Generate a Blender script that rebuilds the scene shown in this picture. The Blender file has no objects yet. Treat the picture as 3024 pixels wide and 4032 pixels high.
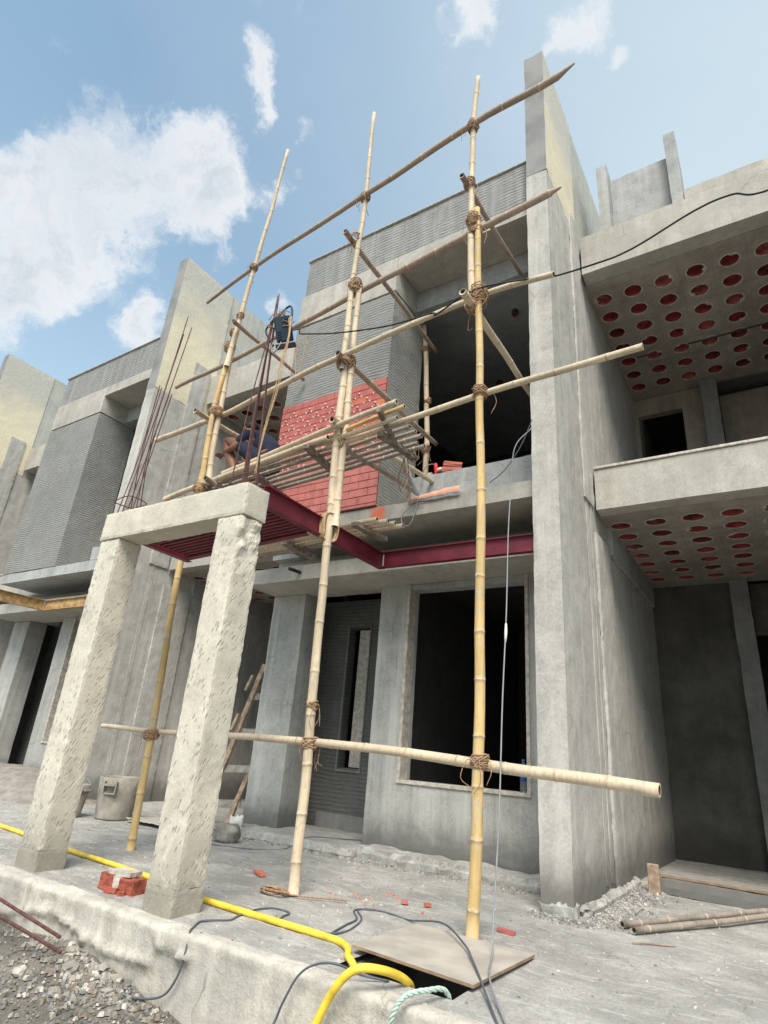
import bpy, bmesh, math, random
from mathutils import Vector, Matrix, noise as mn
random.seed(7)
PI = math.pi
scene = bpy.context.scene
COL = scene.collection

# ------------------------------------------------------------------ camera
cam_d = bpy.data.cameras.new('camera')
cam = bpy.data.objects.new('camera', cam_d)
COL.objects.link(cam)
scene.camera = cam
cam_d.sensor_fit = 'VERTICAL'
cam_d.sensor_height = 36.0
cam_d.lens = 36.0 * 2341.915 / 4032.0
cam_d.clip_end = 2000
_a, _b, _c = -0.597400346, 0.384515705, 0.0820131734
_f = Vector((math.sin(_a) * math.cos(_b), math.cos(_a) * math.cos(_b), math.sin(_b)))
_r = Vector((math.cos(_a), -math.sin(_a), 0))
_u = _r.cross(_f)
_r2 = _r * math.cos(_c) + _u * math.sin(_c)
_u2 = -_r * math.sin(_c) + _u * math.cos(_c)
cam.matrix_world = Matrix(((_r2.x, _u2.x, -_f.x, 0), (_r2.y, _u2.y, -_f.y, 0), (_r2.z, _u2.z, -_f.z, 1.0), (0, 0, 0, 1)))

# ------------------------------------------------------------------ sun, exposure
SUN_EL, SUN_AZ = math.radians(52), math.radians(150)      # azimuth clockwise from +Y
sd = Vector((math.sin(SUN_AZ) * math.cos(SUN_EL), math.cos(SUN_AZ) * math.cos(SUN_EL), math.sin(SUN_EL)))
sun_d = bpy.data.lights.new('sun', 'SUN')
sun_d.energy = 1.5
sun_d.angle = math.radians(32)
sun_d.color = (1.0, 0.93, 0.845)
sun = bpy.data.objects.new('sun', sun_d)
COL.objects.link(sun)
sun.rotation_euler = sd.to_track_quat('Z', 'Y').to_euler()
scene.view_settings.view_transform = 'Standard'
scene.view_settings.look = 'None'
scene.view_settings.gamma = 1
scene.view_settings.use_curve_mapping = False
scene.view_settings.exposure = 1.52
scene.cycles.max_bounces = 6
scene.cycles.diffuse_bounces = 4

# ------------------------------------------------------------------ node helper
class NT:
    def __init__(s, tree):
        s.t = tree; s.n = tree.nodes; s.l = tree.links
    def add(s, typ, ins=None, **kw):
        nd = s.n.new(typ)
        for k, v in kw.items():
            setattr(nd, k, v)
        if ins:
            for k, v in ins.items():
                s.set(nd, k, v)
        return nd
    def set(s, nd, k, v):
        sock = nd.inputs[k]
        if isinstance(v, bpy.types.NodeSocket):
            s.l.new(v, sock)
        else:
            sock.default_value = v
    def math(s, op, a, b=0.0, clamp=False):
        nd = s.n.new('ShaderNodeMath'); nd.operation = op; nd.use_clamp = clamp
        s.set(nd, 0, a)
        if b is not None: s.set(nd, 1, b)
        return nd.outputs[0]
    def vmath(s, op, a, b=None, scale=None):
        nd = s.n.new('ShaderNodeVectorMath'); nd.operation = op
        s.set(nd, 0, a)
        if b is not None: s.set(nd, 1, b)
        if scale is not None: s.set(nd, 'Scale', scale)
        return nd.outputs['Value'] if op in ('DISTANCE', 'DOT_PRODUCT', 'LENGTH') else nd.outputs[0]
    def noise(s, vec, scale, detail=4.0, rough=0.55, dist=0.0):
        nd = s.add('ShaderNodeTexNoise', {'Vector': vec, 'Scale': scale, 'Detail': detail, 'Roughness': rough, 'Distortion': dist})
        return nd.outputs['Fac']
    def ramp(s, fac, a, b, lo=0.0, hi=1.0, smooth=True):
        nd = s.n.new('ShaderNodeMapRange')
        nd.interpolation_type = 'SMOOTHSTEP' if smooth else 'LINEAR'
        s.set(nd, 'Value', fac)
        nd.inputs['From Min'].default_value = a; nd.inputs['From Max'].default_value = b
        nd.inputs['To Min'].default_value = lo; nd.inputs['To Max'].default_value = hi
        return nd.outputs[0]
    def mix(s, fac, a, b, mode='MIX'):
        nd = s.n.new('ShaderNodeMix'); nd.data_type = 'RGBA'; nd.blend_type = mode
        s.set(nd, 0, fac)
        for i, v in ((6, a), (7, b)):
            if isinstance(v, bpy.types.NodeSocket): s.l.new(v, nd.inputs[i])
            else: nd.inputs[i].default_value = (v[0], v[1], v[2], 1)
        return nd.outputs[2]

# ------------------------------------------------------------------ world: sky with drifting cumulus
world = bpy.data.worlds.new('World')
scene.world = world
world.use_nodes = True
w = NT(world.node_tree)
w.n.clear()
tc = w.add('ShaderNodeTexCoord').outputs['Generated']
sky = w.add('ShaderNodeTexSky', sky_type='NISHITA', sun_disc=False, sun_elevation=SUN_EL, sun_rotation=SUN_AZ,
            altitude=200.0, air_density=1.0, dust_density=1.2, ozone_density=2.0)
skyc = w.mix(1.0, sky.outputs[0], (2.15, 2.25, 1.82), 'MULTIPLY')
# thin bright veil toward the north-east
veil_d = w.vmath('DISTANCE', tc, (0.30, 0.62, 0.60))
veil_n = w.noise(w.vmath('MULTIPLY', tc, (1.2, 1.2, 2.0)), 2.0, 5)
veil = w.math('ADD', w.ramp(veil_d, 0.10, 1.15, 1.0, 0.08), w.math('MULTIPLY', w.math('SUBTRACT', veil_n, 0.5), 0.35), True)
low = w.ramp(w.add('ShaderNodeSeparateXYZ', {0: tc}).outputs[2], 0.0, 0.85, 0.80, 0.10)
veil = w.math('MAXIMUM', veil, low)
VEIL = (4.6, 5.5, 6.1)
base = w.mix(veil, skyc, VEIL)
# clouds
blobs = [((-0.747, 0.228, 0.624), 0.085), ((-0.675, 0.228, 0.701), 0.050), ((-0.628, 0.264, 0.732), 0.050), ((-0.570, 0.302, 0.764), 0.040),
         ((-0.575, 0.355, 0.737), 0.052), ((-0.623, 0.328, 0.710), 0.065), ((-0.704, 0.281, 0.653), 0.070), ((-0.788, 0.249, 0.564), 0.056),
         ((-0.787, 0.290, 0.544), 0.032), ((-0.747, 0.180, 0.641), 0.045), ((-0.461, 0.285, 0.840), 0.026), ((-0.485, 0.306, 0.819), 0.024),
         ((-0.492, 0.339, 0.802), 0.016), ((-0.460, 0.391, 0.797), 0.018), ((-0.490, 0.447, 0.748), 0.026), ((-0.522, 0.423, 0.741), 0.024),
         ((-0.736, 0.382, 0.560), 0.036), ((-0.712, 0.400, 0.577), 0.033), ((-0.583, 0.502, 0.639), 0.028), ((-0.214, 0.409, 0.887), 0.028),
         ((-0.085, 0.488, 0.869), 0.036), ((-0.117, 0.495, 0.861), 0.022), ((-0.075, 0.532, 0.844), 0.018), ((-0.85, 0.2, 0.5), .08)]
wp = w.add('ShaderNodeTexNoise', {'Vector': tc, 'Scale': 8.0, 'Detail': 9.0, 'Roughness': 0.62})
warp = w.vmath('ADD', tc, w.vmath('SCALE', w.vmath('SUBTRACT', wp.outputs['Color'], (.5, .5, .5)), scale=0.15))
cov = None
for c, r in blobs:
    v = Vector(c).normalized()
    d = w.vmath('DISTANCE', warp, (v.x, v.y, v.z))
    m = w.ramp(d, 0.0, r * 1.8, 0.95, 0.0)
    cov = m if cov is None else w.math('ADD', cov, w.math('MULTIPLY', m, w.math('SUBTRACT', 1.0, w.math('MULTIPLY', cov, 0.6))), True)
away = w.ramp(w.vmath('DISTANCE', tc, (-0.4, 0.5, 0.76)), 0.62, 0.85, 0.0, 1.0)
gen = w.math('MULTIPLY', w.ramp(w.noise(tc, 2.3, 3), 0.48, 0.62), away)
cov = w.math('MAXIMUM', cov, gen)
fine = w.noise(warp, 11.0, 12, 0.68)
dens = w.math('ADD', w.math('MULTIPLY', cov, 0.52), w.math('MULTIPLY', fine, 1.15))
alpha = w.ramp(dens, 0.70, 1.12)
alpha = w.math('MULTIPLY', alpha, 0.94)
up_shift = w.vmath('ADD', warp, (0.02, -0.02, 0.05))
shade = w.ramp(w.math('SUBTRACT', dens, w.math('MULTIPLY', w.noise(up_shift, 4.0, 5), 0.55)), 0.62, 1.1)
cloudc = w.mix(shade, (6.6, 6.7, 6.8), (4.4, 4.8, 5.3))
final = w.mix(alpha, base, cloudc)
bg = w.add('ShaderNodeBackground', {'Color': final, 'Strength': 0.050})
out = w.add('ShaderNodeOutputWorld')
w.l.new(bg.outputs[0], out.inputs[0])

# ------------------------------------------------------------------ materials
def new_mat(name):
    m = bpy.data.materials.new(name); m.use_nodes = True
    t = NT(m.node_tree); t.n.clear()
    o = t.add('ShaderNodeOutputMaterial'); b = t.add('ShaderNodeBsdfPrincipled')
    t.l.new(b.outputs[0], o.inputs[0])
    return m, t, b

def simple(name, col, rough=0.7, metal=0.0, var=0.25, scale=12.0, bump=0.15, bscale=60.0, spec=0.4):
    m, t, b = new_mat(name)
    P = t.add('ShaderNodeNewGeometry').outputs['Position']
    f = t.ramp(t.noise(P, scale, 5), 0.3, 0.7, 1 - var, 1 + var)
    c = t.mix(1.0, (col[0], col[1], col[2]), t.add('ShaderNodeCombineColor', {0: f, 1: f, 2: f}).outputs[0], 'MULTIPLY')
    t.set(b, 'Base Color', c); t.set(b, 'Roughness', rough); t.set(b, 'Metallic', metal)
    b.inputs['Specular IOR Level'].default_value = spec
    if bump:
        bn = t.add('ShaderNodeBump', {'Height': t.noise(P, bscale, 4), 'Strength': bump, 'Distance': 0.01})
        t.set(b, 'Normal', bn.outputs[0])
    return m

def concrete(name, col, dark=0.62, grain=0.10, bump=0.5, streak=0.35, stain=None, bdist=0.004, comb=None, hack=False, tint=None,
             blotch=0.9, damp=0.0, mould=False, joints=False, drag=False, cracks=0.0):
    """cement plaster: cloud-like blotches, vertical run-off streaks, sand grain"""
    m, t, b = new_mat(name)
    P = t.add('ShaderNodeNewGeometry').outputs['Position']
    big = t.ramp(t.noise(P, blotch, 6, 0.6, 0.4), 0.32, 0.68)
    mid = t.noise(P, 5.0, 6, 0.65, 0.6)
    fine = t.noise(P, 55.0, 5, 0.7)
    strk = t.ramp(t.noise(t.vmath('MULTIPLY', P, (9.0, 9.0, 0.55)), 1.0, 5, 0.6), 0.42, 0.72)
    dk = tuple(c * dark for c in col)
    c = t.mix(t.math('MULTIPLY', big, 0.75), col, dk)
    k = t.math('ADD', t.ramp(mid, 0.3, 0.7, 0.84, 1.14, False), t.math('MULTIPLY', t.math('SUBTRACT', fine, 0.5), grain * 5))
    k = t.math('MULTIPLY', k, t.ramp(t.noise(P, 16.0, 4, .6, 1.5), 0.3, 0.7, 0.92, 1.08, False))
    c = t.mix(1.0, c, t.add('ShaderNodeCombineColor', {0: k, 1: k, 2: k}).outputs[0], 'MULTIPLY')
    if streak:
        c = t.mix(t.math('MULTIPLY', strk, streak), c, tuple(min(1, x * 1.35) for x in col))
        s2 = t.ramp(t.noise(t.vmath('MULTIPLY', P, (14.0, 14.0, 0.7)), 1.0, 4, 0.6), 0.56, 0.74)
        c = t.mix(t.math('MULTIPLY', s2, streak * 0.9), c, dk)
    if tint:
        tn = t.ramp(t.noise(P, 1.7, 4), 0.42, 0.66)
        c = t.mix(t.math('MULTIPLY', tn, 0.6), c, tint)
    xyz = t.add('ShaderNodeSeparateXYZ', {0: P})
    if damp:      # rising damp and splashed mortar near the ground
        dm = t.ramp(t.math('ADD', xyz.outputs[2], t.math('MULTIPLY', mid, -0.5)), -0.15, 0.25, damp, 0.0)
        c = t.mix(dm, c, tuple(x * 0.33 for x in col))
    if mould:
        mf = t.math('MULTIPLY', t.ramp(t.noise(P, 1.1, 6, .6, .3), .3, .75), 0.6)
        c = t.mix(mf, c, (0.028, 0.030, 0.024))
    h = t.math('ADD', t.math('MULTIPLY', fine, 0.5), t.math('MULTIPLY', mid, 0.6))
    if drag:      # broom and barrow drag marks, pale dust
        n1 = t.noise(t.vmath('MULTIPLY', P, (3.2, 9.0, 1.0)), 1.0, 8, .70, 1.8)
        c = t.mix(t.ramp(n1, .50, .64, 0, .55), c, tuple(min(1, x * 1.3) for x in col))
        n2 = t.noise(t.vmath('MULTIPLY', P, (4.5, 3.0, 1.0)), 1.0, 8, .72, 1.6)
        c = t.mix(t.ramp(n2, .54, .68, 0, .5), c, tuple(x * .62 for x in col))
    if cracks:
        pw = t.vmath('ADD', P, t.vmath('SCALE', t.add('ShaderNodeTexNoise', {'Vector': P, 'Scale': 4.0, 'Detail': 6.0}).outputs['Color'], scale=.25))
        ve = t.add('ShaderNodeTexVoronoi', {'Vector': pw, 'Scale': 1.1}, feature='DISTANCE_TO_EDGE')
        ck = t.math('MULTIPLY', t.ramp(ve.outputs['Distance'], .0, .008, 1.0, 0.0), t.ramp(t.noise(P, .9, 3), .5, .6, 0, cracks))
        c = t.mix(ck, c, tuple(x * .35 for x in col))
    if joints:    # form-board joints that printed through
        gx_ = t.math('ABSOLUTE', t.math('SINE', t.math('MULTIPLY', t.math('ADD', xyz.outputs[0], 1.1375), PI / .385), None), None)
        gy_ = t.math('ABSOLUTE', t.math('SINE', t.math('MULTIPLY', t.math('SUBTRACT', xyz.outputs[1], 6.775), PI / .395), None), None)
        jl = t.math('MULTIPLY', t.ramp(t.math('MINIMUM', gx_, gy_), .0, .05, 1.0, 0.0), t.ramp(t.noise(P, 3.0, 4), .35, .6, .1, .8))
        c = t.mix(jl, c, tuple(x * .5 for x in col))
    if comb:      # notched-trowel grooves
        nw = t.math('MULTIPLY', t.noise(P, 1.3, 3), comb[1])
        side = t.math('MULTIPLY', t.math('ADD', xyz.outputs[0], xyz.outputs[1]), comb[2])
        rag = t.math('MULTIPLY', t.noise(P, 5.0, 5, .6), 0.06)
        ph = t.math('MULTIPLY', t.math('ADD', t.math('ADD', t.math('ADD', xyz.outputs[2], nw), side), rag), 2 * PI / comb[0])
        s = t.math('SINE', ph, None)
        msk = t.math('MULTIPLY', t.ramp(t.noise(P, 2.6, 6, .65, .8), 0.36, 0.58, 0.10, 1.0), t.ramp(t.noise(t.vmath('MULTIPLY', P, (4., 4., 22.)), 1.0, 4), .3, .6, .5, 1.0))
        g = t.math('MULTIPLY', t.ramp(s, -0.2, 0.9), msk)
        h = t.math('ADD', h, t.math('MULTIPLY', g, 2.6))
        c = t.mix(t.math('MULTIPLY', g, 0.45), t.mix(0.30, c, dk), tuple(min(1, x * 1.25) for x in col))
    if hack:      # chisel hacks that key the plaster
        hx = t.math('ADD', xyz.outputs[0], t.math('MULTIPLY', xyz.outputs[1], 1.0))
        q = t.add('ShaderNodeCombineXYZ', {0: t.math('MULTIPLY', t.math('ADD', hx, t.math('MULTIPLY', xyz.outputs[2], -0.45)), 52.0),
                                           1: 0.0, 2: t.math('MULTIPLY', t.math('ADD', xyz.outputs[2], t.math('MULTIPLY', mid, 0.10)), 14.0)}).outputs[0]
        vo = t.add('ShaderNodeTexVoronoi', {'Vector': q, 'Scale': 1.0, 'Randomness': 0.75})
        g = t.ramp(vo.outputs['Distance'], 0.12, 0.36, 1.0, 0.0)
        c = t.mix(t.ramp(t.noise(P, 3.5, 6, .65, .8), .52, .66, 0, .7), c, tuple(x * .72 for x in col))
        c = t.mix(t.ramp(t.noise(P, 6.0, 6, .7, 1.2), .56, .66, 0, .6), c, tuple(min(1, x * 1.18) for x in col))
        g = t.math('MULTIPLY', g, t.ramp(t.noise(P, 6.0, 4), 0.36, 0.58))
        h = t.math('SUBTRACT', h, t.math('MULTIPLY', g, 2.2))
        c = t.mix(t.math('MULTIPLY', g, 0.38), c, tuple(x * 0.50 for x in col))
    if stain:
        (sx, sy, sz, sr, scol, amt) = stain
        d = t.vmath('DISTANCE', P, (sx, sy, sz))
        g = t.ramp(t.math('ADD', d, t.math('MULTIPLY', t.math('SUBTRACT', t.noise(P, 14, 4), .5), .18)), sr * 0.25, sr, amt, 0.0)
        c = t.mix(g, c, scol)
    t.set(b, 'Base Color', c); t.set(b, 'Roughness', 0.92)
    b.inputs['Specular IOR Level'].default_value = 0.2
    bn = t.add('ShaderNodeBump', {'Height': h, 'Strength': bump, 'Distance': bdist})
    t.set(b, 'Normal', bn.outputs[0])
    return m

M = {}
M['plaster'] = concrete('cement_plaster', (.40, .405, .40), dark=.70, cracks=.6, grain=.19)
M['room_ceiling'] = concrete('room_ceiling_concrete', (.46, .49, .51), dark=.6, streak=0)
M['inside'] = concrete('unlit_rough_render', (.085, .083, .08), dark=.7, streak=0)  # shade of the rooms put into a near-black plaster colour
M['plaster_warm'] = concrete('cement_plaster_warm', (.45, .43, .385), dark=.74, tint=(.37, .36, .32), cracks=.6, grain=.19)
M['plaster_damp'] = concrete('cement_plaster_damp', (.43, .425, .40), dark=.68, streak=.6, damp=.9, cracks=.7, grain=.19)
M['fin'] = concrete('fin_wall_plaster', (.475, .46, .425), dark=.78, streak=.5, damp=.9, cracks=.7, grain=.17)
M['plaster_dark'] = concrete('cement_plaster_old', (.26, .255, .245), dark=.6, streak=.3)
M['mould'] = concrete('mouldy_plaster', (.17, .16, .14), dark=.6, streak=.2, mould=True, damp=.8, blotch=.5)
M['yellow'] = concrete('yellow_sun_plaster', (.62, .58, .40), dark=.90, grain=.14, streak=.12, tint=(.52, .52, .42))  # sunlit yellow of the wall tops put into the plaster colour
M['comb'] = concrete('combed_plaster', (.30, .30, .285), dark=.72, streak=.15, comb=(0.042, .10, .0), bump=.8, bdist=.005)
M['comb_par'] = concrete('combed_parapet_plaster', (.31, .31, .30), dark=.62, streak=.75, comb=(0.05, .05, .0), bump=.7, bdist=.006)
M['hack'] = concrete('hacked_concrete', (.66, .605, .51), dark=.86, grain=.12, streak=.10, hack=True, bump=.8, bdist=.006, tint=(.62, .60, .50), damp=.5)
M['raw'] = concrete('raw_concrete', (.64, .59, .49), dark=.84, grain=.14, streak=.12, bump=.8, bdist=.01, tint=(.52, .50, .43))
M['collar'] = concrete('old_column_kicker', (.62, .57, .48), dark=.82, grain=.16, streak=.1, bump=1.0, bdist=.012, tint=(.36, .345, .30), damp=.6)
M['plinth'] = concrete('plinth_concrete', (.55, .515, .45), dark=.72, grain=.2, streak=.6, cracks=.8, bump=.8, bdist=.012, tint=(.42, .40, .36))
M['slab'] = concrete('slab_concrete', (.44, .43, .40), dark=.58, grain=.26, streak=0, bump=1.0, bdist=.010, blotch=1.5, tint=(.27, .265, .25), drag=True, cracks=.5)
M['ceiling'] = concrete('ceiling_concrete', (.40, .36, .315), dark=.62, streak=0, bump=.5, joints=True, blotch=1.6)
M['ring'] = simple('pale_mortar', (.50, .46, .40), .9, var=.25, scale=20, bump=.4)
M['pot'] = simple('fired_clay', (.33, .060, .062), .85, var=.35, scale=9, bump=.3)
M['pot_dark'] = simple('void_dark_clay', (.20, .042, .045), .85, var=.4, scale=9, bump=.3)  # darker clay, the shade of a hollow put into its colour
M['pot_pale'] = simple('dusty_fired_clay', (.42, .13, .11), .9, var=.4, scale=14, bump=.3)
M['brick'] = simple('red_brick', (.33, .085, .055), .9, var=.35, scale=25, bump=.7)
M['tile'] = simple('clay_tile', (.47, .14, .12), .75, var=.16, scale=9, bump=.25)
M['tile_pale'] = simple('clay_tile_pale', (.52, .18, .155), .75, var=.16, scale=9, bump=.25)
M['tile_orange'] = simple('clay_tile_orange', (.56, .17, .10), .75, var=.14, scale=9, bump=.25)
M['grout'] = simple('red_grout', (.22, .06, .05), .9, var=.2)
M['white'] = simple('white_plastic', (.80, .76, .72), .5, var=.06, bump=0)
def culm(name, col, stain, amt, seed):
    m, t, b = new_mat(name)
    P = t.add('ShaderNodeNewGeometry').outputs['Position']
    Q = t.vmath('ADD', P, (seed, seed, seed))
    c = t.mix(t.ramp(t.noise(Q, 2.2, 4), .35, .65), col, tuple(x * .80 for x in col))
    c = t.mix(t.math('MULTIPLY', t.ramp(t.noise(Q, 7.0, 6, .7, 1.0), .50, .68), amt), c, stain)
    c = t.mix(t.math('MULTIPLY', t.ramp(t.noise(Q, 38.0, 5, .7), .52, .70), .45), c, tuple(x * .55 for x in col))
    k = t.ramp(t.noise(t.vmath('MULTIPLY', P, (60, 60, 4)), 1.0, 3), .3, .7, .9, 1.08)
    c = t.mix(1.0, c, t.add('ShaderNodeCombineColor', {0: k, 1: k, 2: k}).outputs[0], 'MULTIPLY')
    t.set(b, 'Base Color', c); t.set(b, 'Roughness', t.ramp(t.noise(Q, 9, 4), .3, .7, .5, .85))
    b.inputs['Specular IOR Level'].default_value = .35
    t.set(b, 'Normal', t.add('ShaderNodeBump', {'Height': t.noise(P, 45, 4), 'Strength': .35, 'Distance': .004}).outputs[0])
    return m
M['bamboo'] = culm('bamboo_pale', (.66, .545, .39), (.43, .37, .30), .7, 0)
M['bamboo_y'] = culm('bamboo_golden', (.66, .47, .21), (.48, .42, .33), .8, 5)
M['bamboo_g'] = culm('bamboo_weathered', (.43, .335, .265), (.27, .22, .18), .8, 9)
M['bamboo_d'] = culm('bamboo_cement_caked', (.35, .30, .25), (.20, .17, .145), .8, 13)
M['node'] = simple('bamboo_node', (.50, .39, .27), .7, var=.3, scale=30, bump=.3)
M['hollow'] = simple('bamboo_hollow', (.10, .07, .045), .9, var=.2, bump=0)
M['coir'] = simple('coir_rope', (.42, .27, .17), .95, var=.35, scale=60, bump=.8, bscale=200)
M['jute'] = simple('jute_rope', (.55, .38, .22), .95, var=.25, scale=60, bump=.8, bscale=200)
M['steel'] = simple('red_oxide_steel', (.150, .018, .034), .5, var=.22, scale=7, bump=.1)
M['rusty'] = simple('ochre_primer_steel', (.42, .27, .12), .7, var=.35, scale=14, bump=.3)
M['rebar'] = simple('rusted_rebar', (.115, .05, .045), .8, var=.35, scale=30, bump=.4)
M['wood'] = simple('rough_timber', (.34, .25, .18), .85, var=.35, scale=14, bump=.5)
M['wood_g'] = simple('grey_timber', (.31, .29, .26), .85, var=.3, scale=14, bump=.5)
M['batten'] = simple('dirty_batten', (.21, .17, .135), .9, var=.4, scale=14, bump=.6)
M['ply'] = simple('shuttering_ply', (.43, .39, .34), .8, var=.15, scale=5, bump=.25)
M['ply_edge'] = simple('ply_edge', (.30, .21, .14), .9, var=.25)
M['black'] = simple('black_plastic', (.012, .013, .016), .45, var=.1, bump=0)
M['cable'] = simple('grey_cable', (.10, .11, .13), .6, var=.15, bump=0)
M['cord'] = simple('grey_cord', (.26, .27, .28), .6, var=.1, bump=0)
M['hose'] = simple('yellow_hose', (.82, .58, .06), .5, var=.22, scale=11, bump=.15, spec=.4)
M['green'] = simple('mint_rope', (.46, .58, .51), .8, var=.15, scale=80, bump=.4)
M['drum'] = simple('cement_caked_plastic', (.30, .275, .235), .85, var=.25, scale=7, bump=.4)
M['skin'] = simple('skin', (.25, .115, .075), .55, var=.08, bump=.05)
M['hair'] = simple('hair', (.012, .010, .010), .6, var=.2, bump=.4)
M['navy'] = simple('navy_cloth', (.017, .022, .045), .9, var=.25, scale=20, bump=.3)
M['mauve'] = simple('faded_mauve_cloth', (.20, .13, .17), .9, var=.25, scale=16, bump=.3)
M['metal'] = simple('lamp_housing', (.03, .05, .07), .4, metal=.4, var=.12, bump=0)
M['pipe'] = simple('pale_pvc_pipe', (.42, .47, .50), .45, var=.08, bump=0)
M['sack'] = simple('woven_sack', (.66, .64, .60), .8, var=.12, scale=20, bump=.3)
M['sack_o'] = simple('orange_sack_print', (.84, .42, .30), .7, var=.10, scale=10, bump=.2)
M['sack_g'] = simple('grey_sack_print', (.33, .33, .36), .8, var=.3, scale=20, bump=.2)
M['red_p'] = simple('red_plastic', (.70, .03, .03), .4, var=.05, bump=0)
M['soil'] = concrete('dry_soil', (.225, .21, .18), dark=.55, grain=.3, streak=0, bump=1.0, bdist=.02, blotch=1.8)
M['rubble'] = simple('rubble_stone', (.31, .29, .255), .95, var=.35, scale=6, bump=.8, bscale=30)
M['sand'] = simple('sand_heap', (.27, .245, .215), .95, var=.2, scale=9, bump=.8, bscale=60)
M['rubble_b'] = simple('brown_stone', (.26, .21, .16), .95, var=.35, scale=6, bump=.8, bscale=30)
M['label'] = simple('blue_label', (.03, .10, .42), .5, var=.05, bump=0)
def glassy(name, col):
    m, t, b = new_mat(name)
    t.set(b, 'Base Color', (*col, 1)); t.set(b, 'Roughness', .08)
    b.inputs['Transmission Weight'].default_value = .9; b.inputs['IOR'].default_value = 1.3
    return m
M['bottle'] = glassy('clear_bottle_plastic', (.85, .92, .95))

# orange spray mark on the slab edge
M['edge_plaster'] = concrete('slab_edge_plaster', (.40, .385, .34), dark=.78, stain=(-3.58, 5.15, 3.52, .15, (.75, .16, .06), .85))

# ------------------------------------------------------------------ mesh helpers
def link(name, bm, mats, parent=None, smooth=False):
    me = bpy.data.meshes.new(name)
    bmesh.ops.recalc_face_normals(bm, faces=bm.faces[:])
    bm.to_mesh(me); bm.free()
    if not isinstance(mats, (list, tuple)): mats = [mats]
    for m in mats: me.materials.append(m)
    if smooth:
        for p in me.polygons: p.use_smooth = True
    o = bpy.data.objects.new(name, me)
    COL.objects.link(o)
    if parent is not None: o.parent = parent
    return o

def raw_link(name, verts, faces, mats, parent=None, smooth=False, midx=None):
    me = bpy.data.meshes.new(name)
    me.from_pydata([tuple(v) for v in verts], [], faces)
    if not isinstance(mats, (list, tuple)): mats = [mats]
    for m in mats: me.materials.append(m)
    if smooth: me.polygons.foreach_set('use_smooth', [True] * len(me.polygons))
    if midx: me.polygons.foreach_set('material_index', midx)
    me.update()
    o = bpy.data.objects.new(name, me)
    COL.objects.link(o)
    if parent is not None: o.parent = parent
    return o

def thing(name, label, cat, loc=(0, 0, 0), group=None):
    o = bpy.data.objects.new(name, None); COL.objects.link(o)
    o.empty_display_size = .2
    o['label'] = label; o['category'] = cat
    if group: o['group'] = group
    o.location = loc
    o['_o'] = 0
    del o['_o']
    return o
def tag(o, label, cat, group=None):
    o['label'] = label; o['category'] = cat
    if group: o['group'] = group
    return o

def keep(o, parent):
    """parent without moving: parents here sit unrotated, so subtract their place"""
    o.parent = parent
    o.matrix_parent_inverse = Matrix.Translation(-Vector(parent_loc(parent)))
    return o
def parent_loc(p):
    # only the empty at a thing's base has a place of its own; its parts stay in world coordinates
    return p.location.copy() if p.parent is None else Vector((0, 0, 0))

def add_box(bm, x0, x1, y0, y1, z0, z1, mi=0):
    vs = [bm.verts.new((x, y, z)) for x in (x0, x1) for y in (y0, y1) for z in (z0, z1)]
    fs = [(0, 1, 3, 2), (4, 6, 7, 5), (0, 4, 5, 1), (2, 3, 7, 6), (0, 2, 6, 4), (1, 5, 7, 3)]
    for f in fs:
        fa = bm.faces.new([vs[i] for i in f]); fa.material_index = mi
    return vs

def bbox(name, dims, mat, parent=None, bev=0.006):
    bm = bmesh.new()
    add_box(bm, *dims)
    if bev:
        bmesh.ops.bevel(bm, geom=bm.edges[:], offset=bev, segments=1, affect='EDGES')
    o = link(name, bm, mat)
    if parent is not None: keep(o, parent)
    return o

def rough_box(name, dims, mat, parent=None, step=0.05, amp=0.006, edge_amp=0.012, seed=0, taper=None):
    """a cast concrete member with an uneven skin and chipped arrises"""
    x0, x1, y0, y1, z0, z1 = dims
    bm = bmesh.new()
    nx, ny, nz = [max(1, min(70, int((b - a) / step))) for a, b in ((x0, x1), (y0, y1), (z0, z1))]
    idx = {}
    def V(i, j, k):
        if (i, j, k) not in idx:
            idx[(i, j, k)] = bm.verts.new((x0 + (x1 - x0) * i / nx, y0 + (y1 - y0) * j / ny, z0 + (z1 - z0) * k / nz))
        return idx[(i, j, k)]
    for i in range(nx):
        for j in range(ny):
            for k in (0, nz): bm.faces.new((V(i, j, k), V(i + 1, j, k), V(i + 1, j + 1, k), V(i, j + 1, k)))
    for i in range(nx):
        for k in range(nz):
            for j in (0, ny): bm.faces.new((V(i, j, k), V(i + 1, j, k), V(i + 1, j, k + 1), V(i, j, k + 1)))
    for j in range(ny):
        for k in range(nz):
            for i in (0, nx): bm.faces.new((V(i, j, k), V(i, j + 1, k), V(i, j + 1, k + 1), V(i, j, k + 1)))
    c = Vector(((x0 + x1) / 2, (y0 + y1) / 2, (z0 + z1) / 2))
    for (i, j, k), v in idx.items():
        ext = (i in (0, nx)) + (j in (0, ny)) + (k in (0, nz))
        p = v.co * 9 + Vector((seed, seed * 2.3, 0))
        n = mn.noise_vector(p) * amp + mn.noise_vector(v.co * 2.7 + Vector((seed, 0, 0))) * amp
        v.co += n
        if ext >= 2:
            pull = (0.35 + abs(mn.noise(v.co * 14 + Vector((0, seed, 0)))) * 2.0) * edge_amp
            dx = c.x - v.co.x if i in (0, nx) else 0
            dy = c.y - v.co.y if j in (0, ny) else 0
            dz = c.z - v.co.z if k in (0, nz) else 0
            d = Vector((math.copysign(1, dx) if dx else 0, math.copysign(1, dy) if dy else 0, math.copysign(1, dz) if dz else 0))
            v.co += d * pull * 0.7
    if taper:
        taper(idx, bm)
    o = link(name, bm, mat, smooth=False)
    if parent is not None: keep(o, parent)
    return o

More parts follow.
